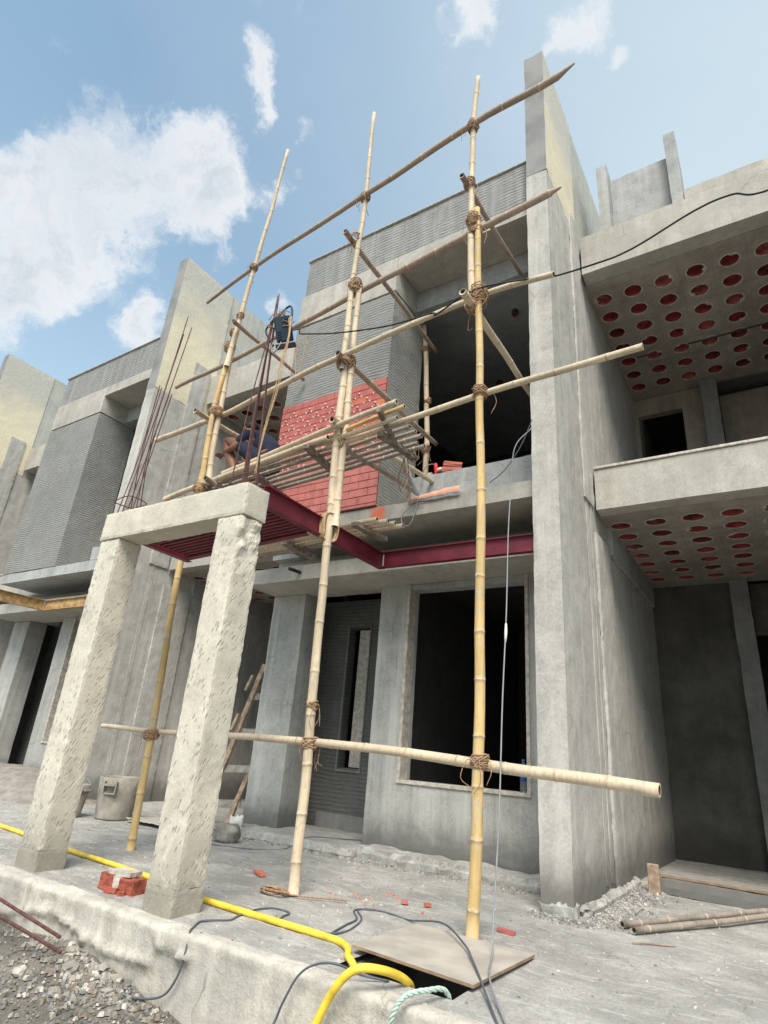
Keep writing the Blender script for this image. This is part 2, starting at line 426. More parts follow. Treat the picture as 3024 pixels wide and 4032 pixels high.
def frames(pts):
    """parallel transported frames along a polyline"""
    T = []
    for i in range(len(pts)):
        a = pts[max(0, i - 1)]; b = pts[min(len(pts) - 1, i + 1)]
        T.append((b - a).normalized())
    ref = Vector((0, 0, 1)) if abs(T[0].z) < .9 else Vector((1, 0, 0))
    n = T[0].cross(ref).normalized()
    out = []
    for t in T:
        n = (n - t * n.dot(t)).normalized()
        out.append((t, n, t.cross(n)))
    return out

def tube_data(pts, rad, seg=8, cap=True, verts=None, faces=None, jit=None):
    pts = [Vector(p) for p in pts]
    if verts is None: verts, faces = [], []
    base = len(verts)
    fr = frames(pts)
    for i, (p, (t, n, b)) in enumerate(zip(pts, fr)):
        r = rad[i] if isinstance(rad, (list, tuple)) else rad
        for k in range(seg):
            a = 2 * PI * k / seg
            rr = r * (1 + (jit * random.uniform(-1, 1) if jit else 0))
            verts.append(p + (n * math.cos(a) + b * math.sin(a)) * rr)
    for i in range(len(pts) - 1):
        for k in range(seg):
            k2 = (k + 1) % seg
            faces.append((base + i * seg + k, base + i * seg + k2, base + (i + 1) * seg + k2, base + (i + 1) * seg + k))
    if cap:
        faces.append(tuple(base + k for k in reversed(range(seg))))
        faces.append(tuple(base + (len(pts) - 1) * seg + k for k in range(seg)))
    return verts, faces

def smooth_path(pts, n=8):
    """Catmull-Rom through the points"""
    P = [Vector(p) for p in pts]
    P = [P[0] * 2 - P[1]] + P + [P[-1] * 2 - P[-2]]
    out = []
    for i in range(1, len(P) - 2):
        for k in range(n):
            t = k / n
            a, b, c, d = P[i - 1], P[i], P[i + 1], P[i + 2]
            out.append(.5 * ((2 * b) + (c - a) * t + (2 * a - 5 * b + 4 * c - d) * t * t + (3 * b - a - 3 * c + d) * t ** 3))
    out.append(P[-2])
    return out

def tube(name, pts, rad, mat, parent=None, seg=8, n=8, smooth=True, jit=None):
    p = smooth_path(pts, n) if n else [Vector(q) for q in pts]
    v, f = tube_data(p, rad, seg, jit=jit)
    o = raw_link(name, v, f, mat, smooth=smooth)
    if parent is not None: keep(o, parent)
    return o

def bamboo(name, pts, r0, r1, kind='bamboo', parent=None, seg=12, gap=0.36, pointed=False):
    """a bamboo culm: swollen nodes with a groove under each, slight bends, hollow ends"""
    pts = [Vector(p) for p in pts]
    path = smooth_path(pts, 6) if len(pts) > 2 else [pts[0].lerp(pts[1], k / 6) for k in range(7)]
    L = [0]
    for a, b in zip(path, path[1:]): L.append(L[-1] + (b - a).length)
    tot = L[-1]
    def at(s):
        s = max(0, min(tot, s))
        for i in range(len(L) - 1):
            if s <= L[i + 1] + 1e-9:
                return path[i].lerp(path[i + 1], (s - L[i]) / max(1e-9, L[i + 1] - L[i]))
        return path[-1]
    sx = random.uniform(0, 50)
    st = []          # (s, radius factor, is_node)
    s = random.uniform(.05, gap * .8)
    st.append((0, 1.0, 0))
    while s < tot - .03:
        for ds, rf, nd in ((-.030, .985, 0), (-.007, 1.0, 1), (-.002, 1.09, 1), (.003, 1.07, 1), (.008, 1.0, 1), (.03, .985, 0)):
            if 0 < s + ds < tot: st.append((s + ds, rf, nd))
        g = gap * random.uniform(.8, 1.2)
        if s + g / 2 < tot - .02: st.append((s + g / 2, .97, 0))
        s += g
    st.append((tot, 1.0, 0))
    st.sort()
    P, Rr, N = [], [], []
    kx = 0.0
    for (q, rf, nd) in st:
        p = at(q)
        w_ = mn.noise_vector(Vector((sx + q * 1.6, sx, 0))) * r0 * .42
        P.append(p + w_)
        rr = (r0 + (r1 - r0) * q / tot) * rf
        if pointed and q > tot - .12: rr *= max(.25, (tot - q) / .12)
        Rr.append(rr); N.append(nd)
    v, f = tube_data(P, Rr, seg, cap=False)
    mi = []
    for i in range(len(P) - 1):
        mi += [1 if (N[i] and N[i + 1]) else 0] * seg
    # hollow ends
    fr = frames(P)
    for e, sgn in ((0, 1), (len(P) - 1, -1)):
        t, n_, b_ = fr[e]
        base = len(v)
        ri = Rr[e] * .68
        for dep in (0, .05):
            for k in range(seg):
                a = 2 * PI * k / seg
                v.append(P[e] + t * dep * sgn + (n_ * math.cos(a) + b_ * math.sin(a)) * ri)
        o_ = e * seg
        for k in range(seg):
            k2 = (k + 1) % seg
            f.append((o_ + k, o_ + k2, base + k2, base + k)); mi.append(0)
            f.append((base + k, base + k2, base + seg + k2, base + seg + k)); mi.append(2)
        f.append(tuple(base + seg + k for k in range(seg))); mi.append(2)
    o = raw_link(name, v, f, [M[kind], M['node'], M['hollow']], smooth=True, midx=mi)
    if parent is not None: keep(o, parent)
    return o

def lashing(c, axis, rx, ry, h, parent, turns=5, r=.007, mat='coir', across=None, tails=2, n_name='rope_lashing'):
    rx *= random.uniform(.80, .92); ry *= random.uniform(.84, .95); h *= random.uniform(.6, 1.0); turns = max(3, int(turns * random.uniform(.6, 1.0))); r *= .85; tails = random.choice((1, 2, 3, 4))
    """coir rope wound round a joint: stacked turns, some crossing, and frayed tails"""
    c = Vector(c); t = Vector(axis).normalized()
    ref = Vector((0, 1, 0)) if abs(t.y) < .9 else Vector((0, 0, 1))
    n = (ref - t * ref.dot(t)).normalized(); b = t.cross(n)
    V, F = [], []
    def coil(t, n, b, rx, ry, h, turns, ph):
        pts = []
        K = 12
        for i in range(int(turns * K) + 1):
            a = 2 * PI * i / K + ph
            u = i / (turns * K) - .5
            q = c + t * (u * h + random.uniform(-.006, .006)) + n * math.cos(a) * (rx + random.uniform(-.002, .004)) + b * math.sin(a) * (ry + random.uniform(-.002, .004))
            pts.append(q)
        tube_data(pts, r, 5, True, V, F)
    coil(t, n, b, rx, ry, h, turns, 0)
    for sg in (1, -1):
        tt = (t + b * .8 * sg).normalized()
        bb = tt.cross(n)
        coil(tt, n, bb, rx + .006, ry + .012, h * .5, max(2, turns * .4), 1.3)
    for k in range(tails):
        a = random.uniform(0, 2 * PI)
        s0 = c + n * math.cos(a) * rx + b * math.sin(a) * ry
        o1 = (s0 - c).normalized() * random.uniform(.02, .05)
        p = [s0, s0 + o1, s0 + o1 + Vector((random.uniform(-.03, .03), random.uniform(-.03, .03), -random.uniform(.05, .14))),
             s0 + o1 * .8 + Vector((random.uniform(-.05, .05), random.uniform(-.03, .03), -random.uniform(.14, .22)))]
        tube_data(smooth_path(p, 4), r * .55, 4, True, V, F)
    o = raw_link(n_name, V, F, M[mat], smooth=True)
    keep(o, parent)
    return o

def lumpy(name, c, size, mat, seed=0, sub=2, amp=.35, rot=0, parent=None, flat=True):
    bm = bmesh.new()
    bmesh.ops.create_icosphere(bm, subdivisions=sub, radius=.5)
    for v in bm.verts:
        d = v.co.normalized()
        m = max(abs(d.x), abs(d.y), abs(d.z))
        v.co = d * (.5 * (0.55 + .45 / m * .8))
        v.co *= 1 + mn.noise(d * 1.9 + Vector((seed * 7.1, seed, 0))) * amp
        v.co = Vector((v.co.x * size[0], v.co.y * size[1], v.co.z * size[2]))
    bmesh.ops.rotate(bm, cent=(0, 0, 0), matrix=Matrix.Rotation(rot, 3, 'Z'), verts=bm.verts)
    for v in bm.verts: v.co += Vector(c)
    o = link(name, bm, mat, smooth=not flat)
    if parent is not None: keep(o, parent)
    return o

# =================================================================== GROUND
def grid_mesh(name, xs, ys, zf, mat, skip=None):
    V, F = [], []
    for y in ys:
        for x in xs:
            V.append((x, y, zf(x, y)))
    n = len(xs)
    for j in range(len(ys) - 1):
        for i in range(n - 1):
            if skip and skip((xs[i] + xs[i + 1]) / 2, (ys[j] + ys[j + 1]) / 2): continue
            F.append((j * n + i, j * n + i + 1, (j + 1) * n + i + 1, (j + 1) * n + i))
    return raw_link(name, V, F, mat, smooth=True)

def seq(a, b, st):
    n = max(1, round((b - a) / st)); return [a + (b - a) * i / n for i in range(n + 1)]

def soil_z(x, y):
    n = mn.fractal(Vector((x * .9, y * .9, 0)), .7, 2.1, 5)
    z = -.50 + .05 * n
    # loose earth banked against the plinth, higher to the left
    d = max(0, 1 - abs(y - 2.75) / 1.3)
    bank = max(0, min(1, (-x - 2.2) / 1.8))
    if y < 2.9: z += (d ** 1.3) * (.06 + .16 * bank) + .03 * d * mn.noise(Vector((x * 4, y * 4, 3)))
    return z
gx = seq(-9, 3, .06); gy = seq(-.5, 2.9, .06)
soil = grid_mesh('ground', seq(-400, -10, 30) + seq(-9, 3, .07) + seq(4, 400, 30), seq(-400, -1.5, 30) + seq(-.5, 3.0, .07) + seq(4, 400, 30), soil_z, M['soil'])
soil['kind'] = 'structure'

HX0, HX1, HY0, HY1 = -2.08, -1.44, 2.98, 3.72
def slab_z(x, y):
    n = mn.fractal(Vector((x * 1.1, y * 1.1, 5)), .8, 2.1, 5)
    z = .010 * n + .004 * mn.noise(Vector((x * 11, y * 11, 2)))
    return z
ys = sorted(set(seq(2.86, 2.98, .04) + seq(2.98, 3.72, .05) + seq(3.72, 7.0, .06) + seq(7.0, 12.0, .3)))
xs = sorted(set([-22, -20, -18, -16, -14] + seq(-12.5, -9, .2) + seq(-9, -2.08, .06) + seq(-2.08, -1.44, .064) + seq(-1.44, 1.2, .06) + seq(1.2, 9, .6)))
floor = grid_mesh('plinth_floor', xs, ys, slab_z, M['slab'], lambda x, y: HX0 < x < HX1 and HY0 < y < HY1)
floor['kind'] = 'structure'
# manhole sides
bm = bmesh.new()
t_ = .08
add_box(bm, HX0 - t_, HX0, HY0 - .0, HY1, -.95, -.03); add_box(bm, HX1, HX1 + t_, HY0, HY1, -.95, -.03)
add_box(bm, HX0 - t_, HX1 + t_, HY1, HY1 + t_, -.95, -.03); add_box(bm, HX0 - t_, HX1 + t_, HY0 - t_, HY0, -.95, -.03)
add_box(bm, HX0 - t_, HX1 + t_, HY0 - t_, HY1 + t_, -1.03, -.95)
pit = link('manhole_pit', bm, M['plaster_dark']); pit['kind'] = 'structure'
# front face of the plinth with its ragged lip of spilt mortar
prof = [(2.775, -1.0), (2.775, -.8), (2.775, -.6)] + [(2.775, z) for z in seq(-.55, -.06, .022)] + [(2.77, -.03), (2.775, -.012), (2.79, -.002), (2.82, .0), (2.86, 0.0)]
V, F = [], []
pxs = sorted(set([-22, -18, -14, -11, -9] + seq(-7.5, -.5, .025) + [2, 4, 9]))
for (py, pz) in prof:
    for x in pxs:
        y = py; z = pz
        if py > 2.85: V.append((x, y, slab_z(x, 2.86))); continue
        sp = mn.noise(Vector((x * 1.3, 0, 9)))
        lipz = -.10 - .10 * sp - (0.10 if x < -3.2 else 0.0)
        k = max(0, 1 - abs(z - lipz) / .05)
        if x < -2.9: y -= .022 * k * (0.2 + abs(mn.noise(Vector((x * 24, z * 24, 1)))) * 3.5)
        if z > lipz and x < -2.9: y -= .018
        y += .006 * mn.noise(Vector((x * 6, z * 6, 4))) + .006 * mn.noise(Vector((x * 22, z * 14, 4)))
        y += .012 * mn.noise(Vector((x * 9, z * .8, 7)))
        if z > -.04: z += .014 * mn.noise(Vector((x * 7, 1, 1))) - .012 * max(0, mn.noise(Vector((x * 3, 5, 1)))); y += .015 * mn.noise(Vector((x * 5, 3, 3)))
        V.append((x, y, z))
n = len(pxs)
for j in range(len(prof) - 1):
    for i in range(n - 1): F.append((j * n + i, j * n + i + 1, (j + 1) * n + i + 1, (j + 1) * n + i))
pl = raw_link('plinth_edge', V, F, M['plinth'], smooth=True); pl['kind'] = 'structure'

# =================================================================== PARTY WALLS
def party_wall(name, x0, x1, label, yf=5.08, ztop=9.93, stained=True, ysun=6.3, zsun=7.68, pil=True, extra=True):
    t = thing(name, label, 'wall', (x1, yf, 0), 'tall fin walls between the row houses')
    yb = 10.6
    # lower body down to the yellow, sun-toned upper part
    rough_box('lower_wall', (x0, x1, yf, yb, .0, zsun), M['fin'], t, .12, .004, .006, seed=x1)
    rough_box('front_strip', (x0, x1, yf, ysun, zsun, ztop), M['yellow_mix'], t, .12, .003, .006, seed=x1 + 3)
    rough_box('rear_panel', (x0, x1 - .015, ysun, yb, zsun, ztop), M['yellow_mix2'], t, .2, .003, .006, seed=x1 + 5)
    if pil:
        rough_box('pilaster', (x1, x1 + .035, 6.33, 6.93, 0, 3.42), M['fin'], t, .05, .004, .006, seed=2)
        rough_box('pilaster', (x1, x1 + .03, 5.95, 6.33, 3.7, 7.85), M['fin'], t, .06, .004, .006, seed=4)
        for q in ((6.02, 6.20) if x1 > -2 else (6.02,)):
            rough_box('groove_rib', (x1 + .0, x1 + .008, q, q + .07, .1, 5.6), M['fin'], t, .06, .004, .001, seed=q * 3)
    return t
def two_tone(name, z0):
    """yellowish plaster with sunlight painted in: bright yellow low down, greyer above, speckled"""
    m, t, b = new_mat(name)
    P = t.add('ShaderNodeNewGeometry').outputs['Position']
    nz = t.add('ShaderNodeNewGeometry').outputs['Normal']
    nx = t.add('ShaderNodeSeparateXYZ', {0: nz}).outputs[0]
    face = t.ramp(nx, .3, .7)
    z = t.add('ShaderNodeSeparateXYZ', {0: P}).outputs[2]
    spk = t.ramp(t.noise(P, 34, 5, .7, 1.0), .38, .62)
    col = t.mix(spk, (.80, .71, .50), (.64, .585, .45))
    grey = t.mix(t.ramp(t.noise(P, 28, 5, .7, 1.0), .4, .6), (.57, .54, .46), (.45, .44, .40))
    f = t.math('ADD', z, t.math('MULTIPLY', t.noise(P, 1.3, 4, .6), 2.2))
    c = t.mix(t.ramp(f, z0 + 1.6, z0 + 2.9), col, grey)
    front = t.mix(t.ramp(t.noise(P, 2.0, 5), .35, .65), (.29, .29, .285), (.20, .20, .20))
    c = t.mix(face, front, c)  # side faces coloured as sunlit, front faces coloured as shaded
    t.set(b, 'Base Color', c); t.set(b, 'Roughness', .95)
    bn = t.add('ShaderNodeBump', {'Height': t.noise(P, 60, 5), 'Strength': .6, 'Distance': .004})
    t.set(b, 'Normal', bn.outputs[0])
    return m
M['yellow_mix'] = two_tone('sun_toned_plaster', 7.6)
M['yellow_mix2'] = concrete('grey_wash', (.44, .44, .41), dark=.8, streak=.35, tint=(.50, .49, .38))
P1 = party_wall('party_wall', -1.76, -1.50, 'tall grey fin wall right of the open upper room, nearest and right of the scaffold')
P0 = party_wall('party_wall', -9.07, -8.81, 'fin wall with pale yellow top rising behind the left scaffold pole and rusty rebars', 5.25, 9.93, zsun=6.85, ysun=6.5)
Pm = party_wall('party_wall', -16.12, -15.86, 'farthest yellow topped fin wall at the left edge of the picture', 5.25, 9.98, zsun=6.95, ysun=6.5)
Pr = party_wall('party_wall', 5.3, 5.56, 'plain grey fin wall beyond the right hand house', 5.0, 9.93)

# =================================================================== CLAY POT CEILING
def pot_mesh(mat='pot'):
    """inside of an upturned clay pot with its mortar ring"""
    K = 20
    prof = [(.112, -.001), (.109, .004), (.106, .05), (.112, .10), (.098, .16), (.055, .195), (.0, .20)]
    V, F, mi = [], [], []
    for r, z in prof[:-1]:
        for k in range(K):
            a = 2 * PI * k / K
            V.append((r * math.cos(a), r * math.sin(a), z))
    V.append((0, 0, prof[-1][1]))
    for i in range(len(prof) - 2):
        for k in range(K):
            F.append((i * K + k, (i + 1) * K + k, (i + 1) * K + (k + 1) % K, i * K + (k + 1) % K))
            mi.append(1 if i == 0 else 0)
    o = (len(prof) - 2) * K
    for k in range(K): F.append((o + k, len(V) - 1, o + (k + 1) % K)); mi.append(0)
    me = bpy.data.meshes.new('clay_pot')
    me.from_pydata(V, [], F)
    me.materials.append(M[mat]); me.materials.append(M['ring'])
    me.polygons.foreach_set('material_index', mi)
    me.polygons.foreach_set('use_smooth', [True] * len(F))
    return me
def ring_mesh(k):
    K = 40
    V, F = [], []
    rnd = random.Random(k)
    gap = rnd.uniform(0, 2 * PI)
    for i in range(K):
        a = 2 * PI * i / K
        w_ = .010 + .006 * mn.noise(Vector((math.cos(a) * 1.5, math.sin(a) * 1.5, k * 3)))
        d = abs((a - gap + PI) % (2 * PI) - PI)
        bite = (.040 * max(0, 1 - d / .55) + .010 * abs(mn.noise(Vector((a * 4, k, 0))))) if k % 2 else .003 * mn.noise(Vector((a * 3, k, 0)))
        ri = .109 - bite; ro = .114 + w_
        for r, z in ((ri, .006), (ri, -.003), (ro, -.003), (ro + .001, .004)):
            V.append((r * math.cos(a), r * math.sin(a), z))
    for i in range(K):
        j = (i + 1) % K
        for q in range(3): F.append((i * 4 + q, j * 4 + q, j * 4 + q + 1, i * 4 + q + 1))
    me = bpy.data.meshes.new('mortar_ring'); me.from_pydata(V, [], F); me.materials.append(M['ring'])
    return me
POTS = [pot_mesh('pot'), pot_mesh('pot'), pot_mesh('pot_dark'), pot_mesh('pot_pale')]; RINGS = [ring_mesh(k) for k in range(9)]

def filler_ceiling(house, x0, x1, y0, y1, z, ox, oy, px=.385, py=.395, name='ceiling_slab'):
    """slab soffit with round holes; each hole holds a clay pot (thing > slab > pot)"""
    V, F = [], []
    def quad(a, b, c, d):
        n = len(V)
        if b - a < 1e-4 or d - c < 1e-4: return
        V.extend([(a, c, z), (b, c, z), (b, d, z), (a, d, z)]); F.append((n, n + 1, n + 2, n + 3))
    nx = int((x1 - .14 - ox) / px) + 1; ny = int((y1 - .14 - oy) / py) + 1
    gx0, gx1 = ox - px / 2, ox - px / 2 + nx * px
    gy0, gy1 = oy - py / 2, oy - py / 2 + ny * py
    gx0c, gx1c, gy0c, gy1c = max(gx0, x0), min(gx1, x1), max(gy0, y0), min(gy1, y1)
    quad(x0, x1, y0, gy0c); quad(x0, x1, gy1c, y1); quad(x0, gx0c, gy0c, gy1c); quad(gx1c, x1, gy0c, gy1c)
    spots = []
    K = 24
    for i in range(nx):
        for j in range(ny):
            cx, cy = ox + i * px, oy + j * py
            a, b = max(gx0 + i * px, x0), min(gx0 + (i + 1) * px, x1)
            c, d = max(gy0 + j * py, y0), min(gy0 + (j + 1) * py, y1)
            s = len(V)
            sd_ = random.uniform(0, 99)
            for k in range(K):
                an = 2 * PI * k / K
                r = .104 + .006 * mn.noise(Vector((math.cos(an) * 2, math.sin(an) * 2, sd_)))
                if mn.noise(Vector((math.cos(an) * 1.2 + sd_, math.sin(an) * 1.2, sd_ * 2))) > .38: r += .022
                r = .1105
                V.append((cx + r * math.cos(an), cy + r * math.sin(an), z))
            for k in range(K):
                an = 2 * PI * k / K
                dx, dy = math.cos(an), math.sin(an)
                ex = (b - cx) / dx if dx > 1e-6 else ((a - cx) / dx if dx < -1e-6 else 1e9)
                ey = (d - cy) / dy if dy > 1e-6 else ((c - cy) / dy if dy < -1e-6 else 1e9)
                m_ = min(ex, ey)
                V.append((cx + dx * m_, cy + dy * m_, z))
            for k in range(K):
                k2 = (k + 1) % K
                F.append((s + k, s + k2, s + K + k2, s + K + k))
            # corners
            cn = [(b, d, PI / 4), (a, d, 3 * PI / 4), (a, c, 5 * PI / 4), (b, c, 7 * PI / 4)]
            for qx, qy, an in cn:
                ang = math.atan2(qy - cy, qx - cx) % (2 * PI)
                k = int(ang / (2 * PI) * K) % K
                k2 = (k + 1) % K
                n = len(V); V.append((qx, qy, z)); F.append((s + K + k, s + K + k2, n))
            spots.append((cx, cy))
    # body above
    n = len(V); zt = z + .21
    V.extend([(x0, y0, z), (x1, y0, z), (x1, y1, z), (x0, y1, z), (x0, y0, zt), (x1, y0, zt), (x1, y1, zt), (x0, y1, zt)])
    F.extend([(n, n + 1, n + 5, n + 4), (n + 1, n + 2, n + 6, n + 5), (n + 2, n + 3, n + 7, n + 6), (n + 3, n, n + 4, n + 7), (n + 4, n + 5, n + 6, n + 7)])
    sl = raw_link(name, V, F, M['ceiling'])
    keep(sl, house)
    for q, (cx, cy) in enumerate(spots):
        for me, nm, dz in ((random.choice(POTS), 'clay_pot', 0), (RINGS[random.randrange(9)], 'mortar_ring', 0)):
            o = bpy.data.objects.new(nm, me); COL.objects.link(o)
            o.parent = sl
            o.location = (cx, cy, z + dz); o.rotation_euler = (0, 0, random.uniform(0, 6.28))
            
    return sl

# =================================================================== ROW HOUSES
def row_house(label, pr, bxr, bxl, pl_, dy=0.0, gf=0.0, near=True, tiles=False, ceil=True, sub=1.0):
    """pr: left face of the party wall to the right; bxr/bxl: projecting box; pl_: right face of the party wall to the left"""
    H = thing('row_house', label, 'house', (bxl, 5.15 + dy, 0), 'unfinished concrete row houses')
    Y = lambda v: v + dy
    g = gf
    st = .10 if near else .3
    # ---- upper floor: band, parapet, recess
    rough_box('roof_band', (bxl, bxr, Y(5.15), Y(5.95), 6.775, 7.35), M['plaster_warm'], H, st, .004, .006, 1)
    rough_box('roof_band', (bxr, pr, Y(5.15), Y(5.70), 7.14, 7.35), M['plaster_warm'], H, st, .004, .006, 2)
    rough_box('roof_parapet', (bxl + .035, pr, Y(5.17), Y(5.32), 7.352, 8.05), M['comb_par'], H, st, .004, .006, 3)
    bbox('coping', (bxl + .015, pr, Y(5.145), Y(5.34), 8.052, 8.072), M['ring'], H, .005)
    bbox('roof_slab', (bxl, pr, Y(5.95), 10.5, 7.05, 7.2), M['plaster_dark'], H)
    rough_box('lintel', (bxr, pr, Y(5.70), Y(5.93), 6.81, 7.138), M['plaster'], H, st, .004, .005, 4)
    bbox('recess_ceiling', (bxr, pr, Y(5.702), Y(5.95), 7.141, 7.2), M['plaster'], H, 0)
    # ---- projecting box
    rough_box('projecting_box', (bxl, bxr, Y(5.15), Y(5.95), 3.61, 6.745), M['comb'], H, st, .004, .006, 5)
    bbox('joint_shadow_gap', (bxl + .02, bxr - .02, Y(5.18), Y(5.93), 6.744, 6.777), M['plaster_dark'], H, 0)
    # ---- first floor slab and low parapet
    rough_box('floor_slab', (bxl - .02, pr, Y(5.15), Y(6.2), 3.42, 3.605), M['edge_plaster'] if near else M['plaster'], H, st, .003, .008, 6)
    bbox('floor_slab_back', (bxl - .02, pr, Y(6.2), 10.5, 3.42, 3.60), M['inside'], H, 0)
    if near:
        rough_box('low_parapet', (bxr, pr, Y(5.86), Y(6.02), 3.606, 4.28), M['plaster'], H, st, .005, .012, 7)
    else:
        rough_box('low_parapet', (bxr, pr, Y(5.86), Y(6.02), 3.606, 4.28), M['plaster'], H, st, .005, .012, 7)
        rough_box('kerb_stub', (pr - .38, pr, Y(5.16), Y(5.85), 3.606, 3.84), M['plaster'], H, st, .004, .008, 8)
    # room behind
    bbox('ceiling', (bxl, pr, Y(5.95), 10.5, 6.97, 7.048), M['room_ceiling'], H, 0)
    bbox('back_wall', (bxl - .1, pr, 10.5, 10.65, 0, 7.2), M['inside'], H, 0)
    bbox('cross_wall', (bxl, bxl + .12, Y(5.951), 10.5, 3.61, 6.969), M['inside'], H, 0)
    for cx, cy in ((bxr + 1.17, 6.47 + dy), (bxr + .32, 7.96 + dy)):
        v, f = tube_data([(cx, cy, 6.90), (cx, cy, 6.969)], .045, 10)
        keep(raw_link('conduit_box', v, f, M['rebar']), H)
        v, f = tube_data([(cx - .02, cy + .01, 6.86), (cx + .05, cy, 6.905)], .012, 6)
        keep(raw_link('conduit_stub', v, f, M['rebar']), H)
    # ---- ground floor
    g0 = pr + 1.76          # shift of the ground floor plan against the near house
    W = lambda a: a + g0
    rough_box('canopy', (W(-5.86), pr, Y(5.45), Y(6.3), 2.93, 3.13), M['plaster_warm'], H, st, .003, .007, 9)
    bbox('wall_above_canopy', (W(-5.86), pr, Y(6.05), Y(6.28), 3.131, 3.419), M['plaster_warm'], H, 0)
    bbox('slab_cap', (W(-5.86), bxl - .021, Y(5.9), Y(6.9), 3.42, 3.60), M['plaster'], H, 0) if bxl - .021 > W(-5.86) else None
    rough_box('front_wall', (W(-4.05), W(-3.63), Y(6.05), Y(6.27), .0, 2.929), M['plaster_damp'], H, st, .003, 0, 10)
    rough_box('front_wall', (W(-2.19), pr, Y(6.05), Y(6.27), .0, 2.929), M['plaster_damp'], H, st, .003, 0, 10)
    rough_box('sill_wall', (W(-3.63), W(-2.19), Y(6.05), Y(6.27), .0, .75), M['plaster_damp'], H, st, .003, 0, 10)
    # window surround: raised cement border
    wf = bbox('window_surround', (W(-3.665), W(-3.625), Y(6.035), Y(6.20), .75, 2.925), M['ring'], H, .004)
    bbox('window_surround', (W(-2.195), W(-2.155), Y(6.035), Y(6.20), .75, 2.925), M['ring'], H, .004)
    bbox('window_sill', (W(-3.665), W(-2.155), Y(6.03), Y(6.25), .715, .752), M['ring'], H, .004)
    bbox('window_head', (W(-3.62), W(-2.2), Y(6.06), Y(6.25), 2.86, 2.928), M['plaster'], H, .004)
    # pier and door recess
    rough_box('pier', (W(-5.86), W(-5.28), Y(6.05), Y(6.42), .0, 2.929), M['plaster_damp'], H, st, .003, .006, 13)
    sx0, sx1 = W(-5.03), W(-4.69)
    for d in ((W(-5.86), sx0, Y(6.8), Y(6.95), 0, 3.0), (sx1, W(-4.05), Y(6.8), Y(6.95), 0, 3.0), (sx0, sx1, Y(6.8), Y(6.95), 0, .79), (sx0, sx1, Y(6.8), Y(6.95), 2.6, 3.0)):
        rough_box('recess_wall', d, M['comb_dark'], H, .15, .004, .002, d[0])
    bbox('slit_frame', (sx0 - .03, sx1 + .03, Y(6.785), Y(6.80), .74, .765), M['plaster_dark'], H, .003)
    bbox('slit_frame', (sx0 - .03, sx0 - .01, Y(6.785), Y(6.80), .765, 2.64), M['plaster_dark'], H, .003)
    bbox('slit_frame', (sx1 + .01, sx1 + .03, Y(6.785), Y(6.80), .765, 2.64), M['plaster_dark'], H, .003)
    bbox('slit_panel', (sx0 + .13, sx1 - .0, Y(6.86), Y(6.94), .80, 2.58), M['ring'], H, .004)  # pale upright concrete panel standing in the slit
    bbox('skirting', (W(-5.28), W(-4.05), Y(6.765), Y(6.80), .0, .25), M['plaster_dark'], H, .003)
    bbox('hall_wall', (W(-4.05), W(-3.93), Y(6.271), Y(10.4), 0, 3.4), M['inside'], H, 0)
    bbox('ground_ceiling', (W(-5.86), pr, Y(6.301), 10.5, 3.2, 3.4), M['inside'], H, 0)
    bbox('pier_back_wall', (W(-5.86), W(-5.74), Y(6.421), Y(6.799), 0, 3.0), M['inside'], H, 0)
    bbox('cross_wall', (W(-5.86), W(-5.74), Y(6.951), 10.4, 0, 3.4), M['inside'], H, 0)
    # threshold step with crumbly mortar toe
    rough_box('threshold_step', (W(-5.75), W(-3.9), Y(5.62), Y(6.8), -.05, .085), M['slab'], H, .06, .014, .03, 14)
    rough_box('mortar_toe', (W(-3.9), pr, Y(5.72), Y(6.06), -.05, .10), M['slab'], H, .04, .02, .05, 15)
    # ---- open bay between box and the left party wall
    fy = Y(6.37)
    if pl_ < bxl:
        rough_box('upper_fascia', (pl_ + .03, bxl, fy, fy + .24, 7.10, 7.75), M['plaster_warm'], H, st, .003, .006, 16)
        rough_box('balcony_fascia', (pl_ + .03, bxl, fy - .02, fy + .20, 3.69, 4.19), M['plaster_warm'], H, st, .003, .006, 17)
        bbox('balcony_coping', (pl_ + .03, bxl, fy - .035, fy + .17, 4.191, 4.222), M['ring'], H, .004)
        if ceil:
            filler_ceiling(H, pl_ + .002, bxl, fy + .241, 9.75, 7.102, pl_ + .17, Y(6.975))
            filler_ceiling(H, pl_ + .002, bxl, fy + .201, 9.75, 3.692, pl_ + .165, Y(6.94), .385, .392)
        bbox('balcony_floor', (pl_, bxl, fy + .201, 10.5, 3.903, 3.93), M['plaster_dark'], H, 0)
        bbox('bay_roof', (pl_, bxl, fy + .24, 10.5, 7.313, 7.40), M['plaster_dark'], H, 0)
        rough_box('edge_beam', (pl_, pl_ + .06, Y(6.94), 9.6, 3.35, 3.69), M['plaster'], H, .12, .003, .004, 18)
        # rear of the bay: blank wall with a doorway and a post, per floor
        for zb, zt, dh in ((0.0, 3.69, 2.2), (3.92, 7.10, 6.77)):
            mt = M['mould'] if zb == 0 else M['plaster_warm2']
            if zb > 1:
                bbox('bay_rear_wall', (pl_, pl_ + .06, 9.76, 9.9, zb, zt), mt, H, 0)
                bbox('bay_rear_wall', (pl_ + .75, pl_ + 1.06, 9.76, 9.9, zb, zt), mt, H, 0)
                bbox('bay_rear_wall', (pl_ + .06, pl_ + .75, 9.76, 9.9, dh, zt), mt, H, 0)
                bbox('bay_rear_wall', (pl_ + 1.3, bxl, 10.2, 10.3, zb, zt), M['plaster_warm2'], H, 0)
            else:
                bbox('bay_rear_wall', (pl_, pl_ + 1.06, 9.76, 9.9, zb, zt), mt, H, 0)
                bbox('bay_rear_wall', (pl_ + 1.3, bxl, 9.9, 10.0, 2.95, zt), mt, H, 0)
